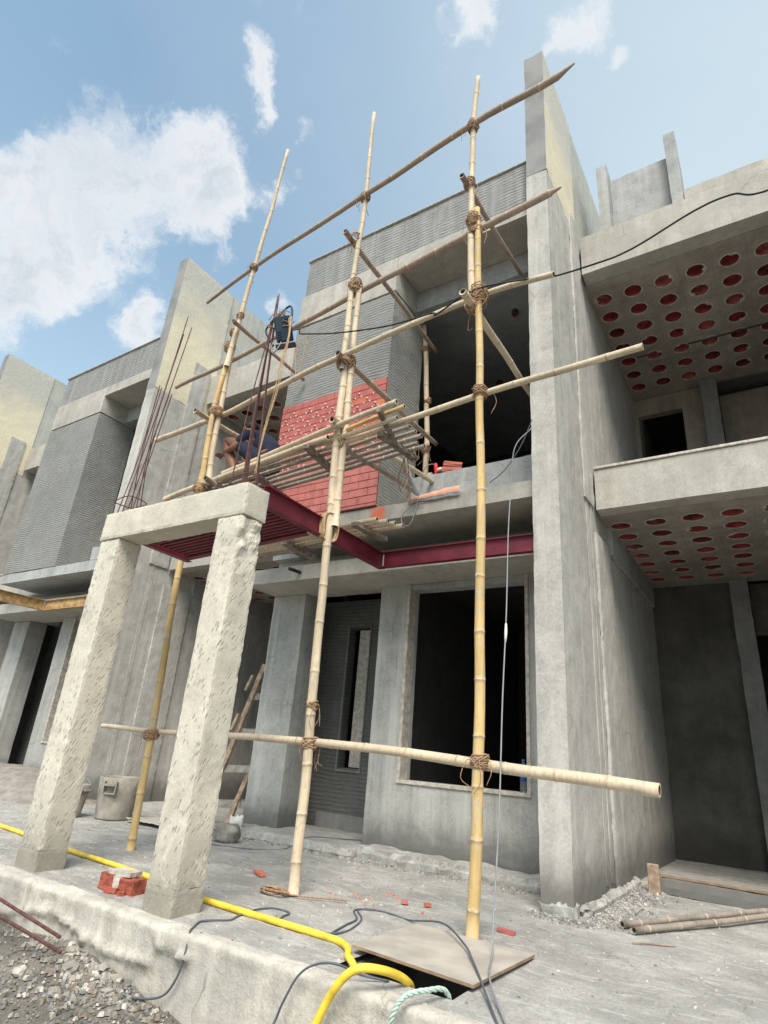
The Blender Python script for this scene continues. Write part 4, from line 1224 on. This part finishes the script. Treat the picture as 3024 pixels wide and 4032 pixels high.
# =================================================================== SMALL THINGS ON THE UPPER LEDGES
ST = thing('tile_stack', 'small stack of loose red clay tiles on the low parapet', 'tiles', (-3.10, 5.95, 4.28))
for k in range(7):
    bm = bmesh.new(); add_box(bm, -.115, .115, -.038, .038, -.009, .009)
    a = .55 + random.uniform(-.08, .08)
    bmesh.ops.transform(bm, matrix=Matrix.Translation((-3.09 + .004 * k, 5.945 + random.uniform(-.01, .01), 4.297 + .0195 * k)) @ Matrix.Rotation(a, 4, 'Z'), verts=bm.verts)
    keep(link('tile', bm, M['tile'] if k % 3 else M['tile_orange']), ST)
GR = thing('angle_grinder', 'red handled grinder standing on the low parapet beside loose tiles', 'power tool', (-3.29, 5.93, 4.29))
v, f = tube_data([(-3.29, 5.93, 4.29), (-3.292, 5.93, 4.33), (-3.297, 5.93, 4.40), (-3.30, 5.93, 4.44), (-3.30, 5.93, 4.46)], [.018, .022, .026, .024, .012], 12)
keep(raw_link('handle', v, f, M['red_p'], smooth=True), GR)
v, f = tube_data([(-3.285, 5.94, 4.36), (-3.235, 5.95, 4.37), (-3.215, 5.95, 4.365)], [.026, .030, .022], 12)
keep(raw_link('gear_head', v, f, M['sack'], smooth=True), GR)
v, f = tube_data([(-3.215, 5.95, 4.30), (-3.212, 5.95, 4.33)], .045, 16)
keep(raw_link('disc', v, f, M['metal'], smooth=True), GR)
tube('lead', [(-3.31, 5.93, 4.45), (-3.38, 5.90, 4.44), (-3.43, 5.86, 4.36), (-3.44, 5.845, 4.28), (-3.30, 5.60, 3.97), (-3.06, 5.14, 3.70), (-3.05, 5.12, 3.60), (-3.09, 5.12, 3.40), (-3.14, 5.12, 3.30), (-3.22, 5.12, 3.31), (-3.24, 5.12, 3.42), (-3.12, 5.12, 3.52), (-2.98, 5.12, 3.54)], .006, M['cord'], GR, 6, 6)
rk = lumpy('mortar_lump', (-3.385, 5.94, 4.31), (.10, .08, .06), M['ring'], 4, 2, .4)
tag(rk, 'grey lump of dried mortar on the low parapet next to the inner bamboo upright', 'mortar')
pv = thing('pvc_pipe', 'pale grey plastic pipe leaning from the slab edge up to the platform end', 'pipe', (-3.0, 5.1, 3.6))
v, f = tube_data([(-3.02, 5.05, 3.61), (-3.14, 5.0, 3.92), (-3.03, 4.66, 4.02)], .022, 12)
keep(raw_link('pipe_shaft', v, f, M['pipe'], smooth=True), pv)
V, F = [], []
for p in ([(-2.82, 4.45, 3.82), (-3.0, 4.8, 3.80), (-3.10, 5.0, 3.72), (-3.12, 5.08, 3.57)], [(-2.80, 4.4, 3.80), (-2.86, 4.5, 3.62), (-2.95, 4.7, 3.70), (-3.0, 4.8, 3.86)], [(-2.85, 4.5, 3.80), (-3.05, 4.7, 3.66), (-3.12, 4.9, 3.60), (-3.10, 5.0, 3.85)],
          [(-3.14, 4.98, 4.1), (-3.16, 5.0, 3.9), (-3.11, 5.02, 3.8), (-3.15, 5.06, 3.6)]):
    tube_data(smooth_path(p, 6), .006, 5, True, V, F)
o = raw_link('rope', V, F, M['coir'], smooth=True)
tag(o, 'tangled coir rope hanging from the right end of the bamboo platform', 'rope')
# cement sack draped over the slab edge
V, F, mi = [], [], []
cols = seq(-3.17, -2.55, .03); prof = [(0, .006), (.35, .012), (.62, .010), (.8, .006), (1.0, .0)]
for i, x in enumerate(cols):
    u = i / (len(cols) - 1)
    hgt = .05 + .035 * min(1, u * 1.4) + .006 * mn.noise(Vector((u * 9, 2, 2)))
    for q in range(7):
        v_ = q / 6
        zz = 3.565 + hgt * 1.35 * v_ + .012 * mn.noise(Vector((x * 9, v_ * 2, 1)))
        yy = 5.136 - .022 * math.sin(PI * v_ * .9) - .012 * mn.noise(Vector((x * 14, v_ * 3, 4))) + (.10 * max(0, v_ - .72))
        V.append((x, yy, zz))
n = 7
for i in range(len(cols) - 1):
    for q in range(6):
        F.append((i * n + q, i * n + q + 1, (i + 1) * n + q + 1, (i + 1) * n + q))
        mi.append(2 if q in (1,) else (0 if q == 0 else 1))
sk = raw_link('cement_sack', V, F, [M['sack'], M['sack_o'], M['sack_g']], smooth=True, midx=mi)
md = sk.modifiers.new('t', 'SOLIDIFY'); md.thickness = .004
tag(sk, 'torn orange and white cement sack draped over the first floor slab edge', 'sack')

# hanging grey cords
cd = tube('hanging_cord', [(-1.74, 5.05, 4.12), (-1.90, 5.0, 3.9), (-1.93, 4.97, 3.42), (-1.85, 4.7, 2.9), (-1.75, 4.4, 2.1), (-1.66, 4.1, 1.4), (-1.60, 3.9, .7), (-1.57, 3.75, .2), (-1.52, 3.62, .055), (-1.38, 3.25, .045), (-1.15, 2.88, .015), (-.95, 2.6, .01)], .0055, M['cord'], None, 6, 8)
tag(cd, 'thin grey cord hanging from the upper slab down past the window to the ground', 'cord')
v, f = tube_data([(-1.731, 4.345, 2.00), (-1.722, 4.32, 1.93), (-1.718, 4.30, 1.85)], [.008, .012, .008], 8)
jt = raw_link('cord_joint', v, f, M['white'], smooth=True); keep(jt, cd)
cd = tube('hanging_cord', [(-1.72, 5.02, 4.20), (-1.85, 5.05, 3.95), (-2.02, 5.06, 3.72), (-2.20, 5.10, 3.625)], .005, M['cable'], None, 6, 8)
tag(cd, 'short dark cord from the fin wall down onto the first floor slab edge', 'cord')

# water bottle
BT = thing('water_bottle', 'clear water bottle with blue label standing on the ground floor window sill', 'bottle', (-2.26, 6.12, .752))
prof = [(0, .0), (.030, .0), (.032, .02), (.030, .09), (.032, .10), (.032, .17), (.030, .18), (.030, .21), (.014, .26), (.013, .275)]
V, F = [], []
K = 16
for r, z in prof:
    for k in range(K): V.append((-2.26 + r * math.cos(2 * PI * k / K), 6.12 + r * math.sin(2 * PI * k / K), .753 + z))
for i in range(len(prof) - 1):
    for k in range(K): F.append((i * K + k, i * K + (k + 1) % K, (i + 1) * K + (k + 1) % K, (i + 1) * K + k))
keep(raw_link('bottle_body', V, F, M['bottle'], smooth=True), BT)
v, f = tube_data([(-2.26, 6.12, .856), (-2.26, 6.12, .92)], .0328, 16); keep(raw_link('label_band', v, f, M['label'], smooth=True), BT)
v, f = tube_data([(-2.26, 6.12, 1.028), (-2.26, 6.12, 1.05)], .016, 12); keep(raw_link('cap', v, f, M['label'], smooth=True), BT)

# =================================================================== LADDER
LD = thing('ladder', 'rough timber ladder leaning behind the plaster pier in the dark bay', 'ladder', (-6.2, 6.15, 0))
def plank(name, a, b, w_, t_, mat, parent, up=(0, 1, 0), amp=.004):
    a, b = Vector(a), Vector(b); d = (b - a); L = d.length; d.normalize()
    u = Vector(up); u = (u - d * u.dot(d)).normalized(); s = d.cross(u)
    bm = bmesh.new(); n = max(2, int(L / .12)); rings = []
    for i in range(n + 1):
        p = a.lerp(b, i / n)
        rings.append([bm.verts.new(p + s * q[0] * w_ / 2 + u * q[1] * t_ / 2 + mn.noise_vector((p + s * q[0]) * 7) * amp) for q in ((-1, -1), (1, -1), (1, 1), (-1, 1))])
    for i in range(n):
        for k in range(4): bm.faces.new((rings[i][k], rings[i][(k + 1) % 4], rings[i + 1][(k + 1) % 4], rings[i + 1][k]))
    bm.faces.new(rings[0]); bm.faces.new(rings[-1])
    o = link(name, bm, mat)
    if parent is not None: keep(o, parent)
    return o
plank('rail', (-6.52, 6.0, .02), (-5.92, 6.12, 2.0), .075, .04, M['wood'], LD)
plank('rail', (-6.16, 6.1, .0), (-5.70, 6.45, 1.9), .07, .04, M['wood'], LD)
for z in (.24, .66, 1.12, 1.58):
    u = z / 2.0
    plank('rung', (-6.50 + .60 * u, 6.03 + .1 * u, z), (-6.10 + .44 * u, 6.13 + .33 * u, z + .02), .09, .025, M['wood_g'], LD)
for z in (1.12, 1.62): plank('cleat', (-6.22 + (z - 1.12) * .3, 5.98, z + .02), (-6.15 + (z - 1.12) * .3, 6.0, z + .22), .04, .03, M['wood'], LD)

# =================================================================== BUCKETS
def bucket(label, c, rb, rt_, h, name='bucket', lip=True):
    T = thing(name, label, 'bucket', c)
    K = 28; V, F = [], []
    prof = [(0, 0), (rb, 0), (rb * 1.0, .02), (rb + (rt_ - rb) * .6, h * .6), (rt_, h), (rt_ - .012, h + .003), (rt_ - .018, h - .02), (rb - .01, .03), (0, .03)]
    for r, z in prof:
        for k in range(K):
            a = 2 * PI * k / K
            rr = r * (1 + .015 * mn.noise(Vector((math.cos(a), math.sin(a), z * 3))))
            V.append((c[0] + rr * math.cos(a), c[1] + rr * math.sin(a), c[2] + z + (.008 * mn.noise(Vector((a * 2, 0, 0))) if z > h * .9 else 0)))
    for i in range(len(prof) - 1):
        for k in range(K): F.append((i * K + k, i * K + (k + 1) % K, (i + 1) * K + (k + 1) % K, (i + 1) * K + k))
    keep(raw_link('tub', V, F, M['drum'], smooth=True), T)
    return T
B1 = bucket('big cement caked round tub standing by the fin wall behind the columns', (-7.22, 5.20, 0), .215, .25, .47, 'cement_tub')
bm = bmesh.new(); add_box(bm, -.07, .07, -.05, .0, -.02, .0); add_box(bm, -.085, -.07, -.03, .01, -.10, .03); add_box(bm, .07, .085, -.03, .01, -.10, .03); add_box(bm, -.085, .085, -.012, .01, -.115, -.10)
bmesh.ops.transform(bm, matrix=Matrix.Translation((-7.09, 4.985, .40)) @ Matrix.Rotation(.45, 4, 'Z'), verts=bm.verts)
keep(link('handle', bm, M['drum']), B1)
B2 = bucket('smaller tapered bucket half hidden behind the left column, beside the big tub', (-7.52, 4.80, 0), .125, .175, .36)
v, f = tube_data(smooth_path([(-7.52 + .18 * math.cos(a), 4.80 + .18 * math.sin(a), .30) for a in [k * PI / 6 for k in range(13)]], 2), .014, 6)
keep(raw_link('rim_band', v, f, M['drum'], smooth=True), B2)
tube('handle', [(-7.40, 4.93, .34), (-7.46, 4.90, .42), (-7.55, 4.82, .45), (-7.63, 4.72, .40), (-7.66, 4.68, .34)], .005, M['cord'], B2, 6, 6)
# crumpled sack on the floor by the tub
V, F = [], []
xs_ = seq(-6.9, -5.95, .05); ys2 = seq(5.15, 5.75, .06)
fs = grid_mesh('empty_sack', xs_, ys2, lambda x, y: .035 + .05 * abs(mn.noise(Vector((x * 6, y * 6, 3)))) + .02 * mn.noise(Vector((x * 20, y * 20, 1))), [M['sack_b'] if 'sack_b' in M else M['ply'], M['tile']])
md = fs.modifiers.new('t', 'SOLIDIFY'); md.thickness = .006
tag(fs, 'crumpled brown paper sack lying flat on the floor beside the big tub', 'sack')
for p in fs.data.polygons:
    if abs(p.center.x + 6.25) < .09 and abs(p.center.y - 5.4) < .09: p.material_index = 1

# =================================================================== BRICKS, STONES, SMALL DEBRIS
BK = thing('brick_rubble', 'broken red bricks stuck together with mortar on the plinth edge left of the right column', 'bricks', (-3.95, 3.05, 0))
for k, (x, y, z_, sx, sy, sz, r, mt) in enumerate([(-4.055, 3.03, .052, .125, .12, .095, .12, 'brick'), (-3.963, 3.045, .05, .058, .125, .10, .12, 'ring'), (-3.87, 3.055, .048, .125, .12, .09, .12, 'brick'), (-3.97, 3.055, .113, .20, .11, .026, .15, 'ring'), (-3.95, 2.955, .018, .09, .035, .03, .3, 'brick'), (-3.86, 2.965, .015, .05, .04, .026, .9, 'brick')]):
    bm = bmesh.new(); add_box(bm, -sx / 2, sx / 2, -sy / 2, sy / 2, -sz / 2, sz / 2)
    bmesh.ops.subdivide_edges(bm, edges=bm.edges[:], cuts=3, use_grid_fill=True)
    for v in bm.verts: v.co += mn.noise_vector(v.co * 14 + Vector((k * 5, 0, 0))) * .009
    bmesh.ops.transform(bm, matrix=Matrix.Translation((x, y, z_)) @ Matrix.Rotation(r, 4, 'Z') @ Matrix.Rotation(random.uniform(-.1, .1), 4, 'X'), verts=bm.verts)
    keep(link('brick', bm, M[mt]), BK)
ol = lumpy('stone_block', (-5.22, 5.20, .09), (.30, .26, .20), M['rubble'], 3, 3, .25, .4, flat=False)
tag(ol, 'squat grey stone block on the floor in front of the ladder foot', 'stone')
ol = lumpy('crumpled_bag', (-5.62, 5.72, .10), (.16, .14, .22), M['sack'], 8, 3, .6, .4, flat=False)
tag(ol, 'crumpled white plastic bag beside the foot of the pier', 'bag')
rb = thing('brick_chip', 'flat red tile chip lying alone between the right column and the middle upright', 'tile chip', (-3.82, 4.24, 0))
for (x, y, sx, sy, a, lab) in [(-3.82, 4.24, .17, .05, -.5, None)]:
    bm = bmesh.new(); add_box(bm, -sx / 2, sx / 2, -sy / 2, sy / 2, 0, .02)
    bmesh.ops.transform(bm, matrix=Matrix.Translation((x, y, .008)) @ Matrix.Rotation(a, 4, 'Z'), verts=bm.verts)
    keep(link('chip_body', bm, M['tile_orange']), rb)
def chip(x, y, sx, sy, a, label, mt='tile'):
    bm = bmesh.new(); add_box(bm, -sx / 2, sx / 2, -sy / 2, sy / 2, 0, .018)
    for v in bm.verts: v.co += mn.noise_vector(v.co * 50 + Vector((x * 9, y, 0))) * .006
    bmesh.ops.transform(bm, matrix=Matrix.Translation((x, y, .006)) @ Matrix.Rotation(a, 4, 'Z'), verts=bm.verts)
    return tag(link('brick_chip', bm, M[mt]), label, 'tile chip', 'tile chips on the plinth floor')
chip(-1.70, 4.26, .12, .035, -.2, 'red tile sliver on the floor right of the right upright')
chip(-2.53, 4.40, .05, .04, .5, 'small bright red chip on the floor left of the right upright')
chip(-2.38, 4.47, .045, .04, .9, 'tiny red chip nearest the right upright on its left side', 'tile_orange')
chip(-3.55, 4.35, .05, .03, .3, 'little red chip just left of the middle upright')
# stuff: dust of chips, gravel, straw
def scatter(name, n, fx, sz, mats, seed, zf, flat=.5):
    r = random.Random(seed); V, F, mi = [], [], []
    for _ in range(n):
        x, y = fx(r); s = sz[0] + (sz[1] - sz[0]) * r.random() ** 2.2
        if HX0 - .02 < x < HX1 + .02 and 2.9 < y < HY1: continue
        z = zf(x, y)
        a = r.uniform(0, 6.28); b = len(V)
        m_ = r.randrange(len(mats))
        cs, sn = math.cos(a), math.sin(a)
        for (i, j, k) in ((-1, -1, 0), (1, -1, 0), (1, 1, 0), (-1, 1, 0), (-.6, -.7, 1), (.7, -.5, 1), (.5, .7, 1), (-.7, .5, 1)):
            q = Vector((i * s * r.uniform(.6, 1.1), j * s * r.uniform(.5, .9), (k * flat * 2 - .2) * s * r.uniform(.6, 1.1)))
            V.append((x + q.x * cs - q.y * sn, y + q.x * sn + q.y * cs, z + q.z))
        for f_ in ((3, 2, 1, 0), (4, 5, 6, 7), (0, 1, 5, 4), (1, 2, 6, 5), (2, 3, 7, 6), (3, 0, 4, 7)):
            F.append(tuple(b + q for q in f_)); mi.append(m_)
    o = raw_link(name, V, F, mats, midx=mi)
    o['kind'] = 'stuff'
    return o
o = scatter('tile_crumbs', 90, lambda r: (r.gauss(-2.75, .35), r.gauss(4.35, .28)), (.004, .016), [M['tile'], M['tile_orange'], M['ring']], 4, slab_z)
tag(o, 'scatter of red tile crumbs on the floor around the middle upright', 'crumbs')
o = scatter('floor_gravel', 5200, lambda r: (r.uniform(-9, 1.0), 2.82 + 4.4 * r.random() ** 1.2), (.002, .011), [M['ring'], M['slab'], M['plaster_dark'], M['rubble'], M['ring']], 6, slab_z)
tag(o, 'loose grit and mortar crumbs strewn over the plinth floor', 'grit')
def toe(r):
    k = r.random()
    if k < .5: return (-1.42 + abs(r.gauss(0, .16)), r.uniform(4.95, 7.2))
    if k < .65: return (r.uniform(-1.8, -1.3), 5.02 - abs(r.gauss(0, .09)))
    return (r.uniform(-5.8, -1.8), 5.70 - abs(r.gauss(0, .10)))
o = scatter('mortar_droppings', 2600, toe, (.003, .017), [M['slab'], M['plaster_dark'], M['slab'], M['plaster_dark'], M['ring']], 8, lambda x, y: slab_z(x, y) + .004)
tag(o, 'crumbly mortar droppings along the feet of the walls', 'mortar')
def rub(r):
    k = r.random()
    if k < .72: return (r.gauss(-3.55, .36), 2.74 - abs(r.gauss(0, .20)))
    return (r.uniform(-6, -1.6), r.uniform(1.2, 2.76))
o = scatter('rubble', 2000, rub, (.003, .021), [M['rubble'], M['ring'], M['soil'], M['rubble'], M['plaster_dark'], M['rubble_b']], 9, lambda x, y: soil_z(x, y) + .006, .55)
tag(o, 'broken stone and mortar rubble in the trench below the plinth', 'rubble')
o = scatter('soil_crumbs', 6000, lambda r: (r.uniform(-7, -1.2), r.uniform(1.0, 2.78)), (.003, .013), [M['soil'], M['soil'], M['rubble']], 10, soil_z)
tag(o, 'loose soil crumbs on the dug ground', 'soil')
rr_ = random.Random(2)
words = ['largest pale stone in the trench below the plinth', 'flat white mortar slab among the trench rubble', 'angular grey stone near the trench edge', 'rounded brown stone low in the trench', 'wedge shaped pale stone beside the crossing cable', 'small white lump nearest the two rods', 'dark cracked stone at the bottom of the frame', 'tilted grey slab stone against the plinth face', 'pale lump with a pink tinge in the trench rubble']
for k, (x, y, s) in enumerate([(-3.72, 2.62, .10), (-3.95, 2.45, .085), (-3.55, 2.72, .07), (-4.15, 2.62, .06), (-3.62, 2.48, .075), (-4.35, 2.70, .05), (-3.35, 2.62, .06), (-3.42, 2.72, .065), (-3.85, 2.70, .06)]):
    o = lumpy('rubble_stone', (x, y, soil_z(x, y) + s * .2), (s * 1.25, s, s * .6), M['ring'] if k in (1, 5) else M['rubble'], k + 20, 2, .5, rr_.uniform(0, 3))
    tag(o, words[k], 'stone', 'rubble stones in the trench')

# mortar toe against the near fin wall
ft = rough_box('mortar_footing', (-1.77, -1.48, 5.055, 5.20, -.05, .09), M['slab'], P1, .025, .02, .04, 41)
rough_box('mortar_footing', (-1.52, -1.42, 5.21, 7.1, -.05, .07), M['slab'], P1, .035, .02, .05, 42)

# =================================================================== HOSES, ROPES, CABLES ON THE GROUND
def gl(pts, r): return [(x, y, (z if z is not None else slab_z(x, y) + r)) for x, y, z in pts]
hz = gl([(-9.0, 3.75, None), (-7.6, 3.72, None), (-6.889, 3.684, None), (-6.44, 3.64, None), (-5.59, 3.54, None), (-4.67, 3.482, None), (-4.0, 3.39, None), (-3.46, 3.276, None), (-2.94, 3.25, None), (-2.45, 3.25, None), (-2.27, 3.245, None), (-2.15, 3.16, None), (-2.08, 3.06, None), (-2.0, 3.0, .01), (-1.93, 3.04, -.12), (-1.80, 3.12, -.16), (-1.70, 3.06, -.04), (-1.68, 2.95, .035), (-1.72, 2.82, .085), (-1.80, 2.735, .09), (-1.87, 2.70, .03), (-1.94, 2.69, -.08), (-2.0, 2.66, -.22), (-2.1, 2.55, -.42), (-2.4, 2.3, -.48), (-3.2, 1.6, -.47)], .019)
hs = tube('water_hose', hz, .0185, M['hose'], None, 12, 8)
tag(hs, 'bright yellow water hose snaking along the plinth and over its edge', 'hose')
V, F = [], []
main = smooth_path([(-1.47, 3.06, -.10), (-1.47, 2.97, .03), (-1.50, 2.84, .055), (-1.55, 2.75, .045), (-1.58, 2.715, .0), (-1.61, 2.71, -.10), (-1.65, 2.69, -.30), (-1.7, 2.6, -.46)], 14)
fr = frames(main)
for s in range(3):
    pts = []
    for i, (p, (t, n, b)) in enumerate(zip(main, fr)):
        a = i * .55 + s * 2 * PI / 3
        pts.append(p + (n * math.cos(a) + b * math.sin(a)) * .006)
    tube_data(pts, .0062, 6, True, V, F)
o = raw_link('twisted_rope', V, F, M['green'], smooth=True)
tag(o, 'mint green twisted rope hanging over the plinth edge from the manhole', 'rope')
def cable(label, pts, r=.006, mat='cable'):
    return tag(tube('cable', gl(pts, r), r, M[mat], None, 6, 8), label, 'cable')
cable('dark cable curling over the floor and across the pale board', [(-2.533, 4.085, None), (-2.60, 4.06, None), (-2.651, 3.981, None), (-2.50, 3.80, None), (-2.441, 3.666, None), (-2.40, 3.48, None), (-2.44, 3.337, None), (-2.60, 3.30, None)], .006)
cable('grey cable looping from the middle upright over the board to the bottom of the frame', [(-2.42, 3.36, None), (-2.48, 3.6, None), (-2.507, 3.754, None), (-2.66, 3.95, None), (-2.60, 4.07, None), (-2.44, 4.08, None), (-2.281, 4.038, None), (-1.967, 3.90, .062), (-1.69, 3.62, .058), (-1.55, 3.42, .055), (-1.403, 3.20, .04), (-1.187, 2.88, None), (-1.0, 2.6, None)], .006)
cable('dark cable from the yellow hose over the plinth edge into the trench', [(-2.779, 3.30, None), (-2.84, 3.42, None), (-2.866, 3.513, None), (-2.96, 3.53, None), (-3.027, 3.50, None), (-3.05, 3.38, None), (-3.01, 3.20, None), (-2.985, 3.107, None), (-3.04, 3.02, None), (-3.067, 2.95, None), (-3.02, 2.86, None), (-2.96, 2.78, .0), (-2.93, 2.745, -.08), (-2.96, 2.74, -.2), (-3.05, 2.73, -.30), (-3.25, 2.68, -.335), (-3.5, 2.64, -.34), (-3.65, 2.45, -.36), (-3.9, 2.40, -.39), (-4.15, 2.42, -.39), (-4.5, 2.6, -.34)], .006)
cable('thin dark cable drooping over the plinth edge left of the hose loop', [(-1.76, 2.95, None), (-1.86, 2.86, .03), (-1.93, 2.76, .075), (-2.03, 2.73, .06), (-2.12, 2.72, .0), (-2.19, 2.71, -.12), (-2.23, 2.70, -.22), (-2.3, 2.6, -.42)], .0055)
cable('thin cable from behind the right column to the doorway threshold', [(-5.6, 4.9, None), (-5.1, 4.95, None), (-4.75, 5.1, None), (-4.6, 5.45, None), (-4.55, 5.75, .10), (-4.2, 6.1, .10), (-3.9, 6.6, .10)], .005)
V, F = [], []
for k in range(5):
    cx, cy = -3.30 + random.uniform(-.03, .03), 3.85 + random.uniform(-.02, .02)
    p = [(cx + .12 * math.cos(a) * random.uniform(.7, 1.1), cy + .05 * math.sin(a) * random.uniform(.7, 1.2), .012 + .006 * k) for a in [q * PI / 4 for q in range(9)]]
    tube_data(smooth_path(p, 4), .006, 5, True, V, F)
tube_data(smooth_path([(-3.22, 3.86, .015), (-3.08, 3.92, .015), (-2.95, 4.0, .015), (-2.82, 4.08, .015)], 5), .006, 5, True, V, F)
o = raw_link('rope_coil', V, F, M['coir'], smooth=True)
tag(o, 'brown coir rope coiled on the floor at the foot of the middle upright', 'rope')

# =================================================================== BOARDS
def board(name, label, c4, th, mat, edge, z0):
    T = None
    bm = bmesh.new()
    lo = [bm.verts.new((x, y, z)) for (x, y, z) in c4]; hi = [bm.verts.new((x, y, z + th)) for (x, y, z) in c4]
    bm.faces.new(hi); bm.faces.new(lo[::-1])
    for k in range(4):
        f_ = bm.faces.new((lo[k], lo[(k + 1) % 4], hi[(k + 1) % 4], hi[k])); f_.material_index = 1
    o = link(name, bm, [mat, edge])
    return tag(o, label, 'board')
board('ply_board', 'pale plywood sheet covering most of the open manhole in the foreground', [(-2.13, 3.17, .030), (-1.405, 3.12, .024), (-1.375, 3.87, .014), (-2.15, 3.90, .014)], .014, M['ply'], M['ply_edge'], 0)
bs = rough_box('concrete_block', (-1.22, -.2, 6.78, 7.0, .0, .13), M['plaster_damp'], None, .06, .004, .01, 3)
tag(bs, 'low concrete block under the leaning board at the right', 'block')
board('timber_board', 'wide grey shuttering board resting on a block in the right hand bay', [(-1.23, 6.86, .135), (-.2, 6.80, .135), (-.1, 7.75, .06), (-1.32, 8.0, .05)], .02, M['wood_g'], M['ply_edge'], 0)
bw = bbox('timber_block', (-1.30, -1.20, 6.72, 6.78, .0, .24), M['wood'])
tag(bw, 'upright reddish timber offcut standing beside the concrete block', 'timber')
o = bamboo('bamboo_pole', [(-1.17, 5.06, .03), (.2, 7.6, .06)], .022, .02, 'bamboo_d'); tag(o, 'left of two muddy bamboo poles lying on the floor at the right', 'pole', 'poles lying at the right')
o = bamboo('bamboo_pole', [(-1.07, 4.94, .03), (-.0, 7.05, .05)], .022, .02, 'bamboo_d'); tag(o, 'right and nearer of two muddy bamboo poles lying on the floor at the right', 'pole', 'poles lying at the right')
v, f = tube_data([(-1.03, 4.70, .012), (-.80, 4.85, .014)], .005, 6); o = raw_link('twig', v, f, M['wood']); tag(o, 'thin dry twig on the floor in front of the two lying poles', 'twig')
# steel rods lying in the trench
for k, (a, b, lab) in enumerate([((-5.6, 2.55, .02), (-3.86, 2.60, -.165), 'upper of two rusty steel rods leaning into the trench at the left'), ((-5.5, 2.45, -.04), (-3.70, 2.52, -.195), 'lower of two rusty steel rods leaning into the trench at the left')]):
    v, f = tube_data([a, b], .010, 8); o = raw_link('steel_rod', v, f, M['rebar'], smooth=True); tag(o, lab, 'rod', 'rods in the trench')
# soil heap behind the columns at far left
sh = grid_mesh('sand_pile', seq(-12.5, -8.0, .08), seq(4.7, 6.3, .08), lambda x, y: -.03 + .42 * max(0, 1 - ((x + 10.6) / 1.9) ** 2) ** .8 * max(0, 1 - ((y - 5.6) / .72) ** 2) ** .7 + .03 * mn.noise(Vector((x * 4, y * 4, 0))), M['sand'])
tag(sh, 'low heap of grey sand before the left hand house', 'sand heap')
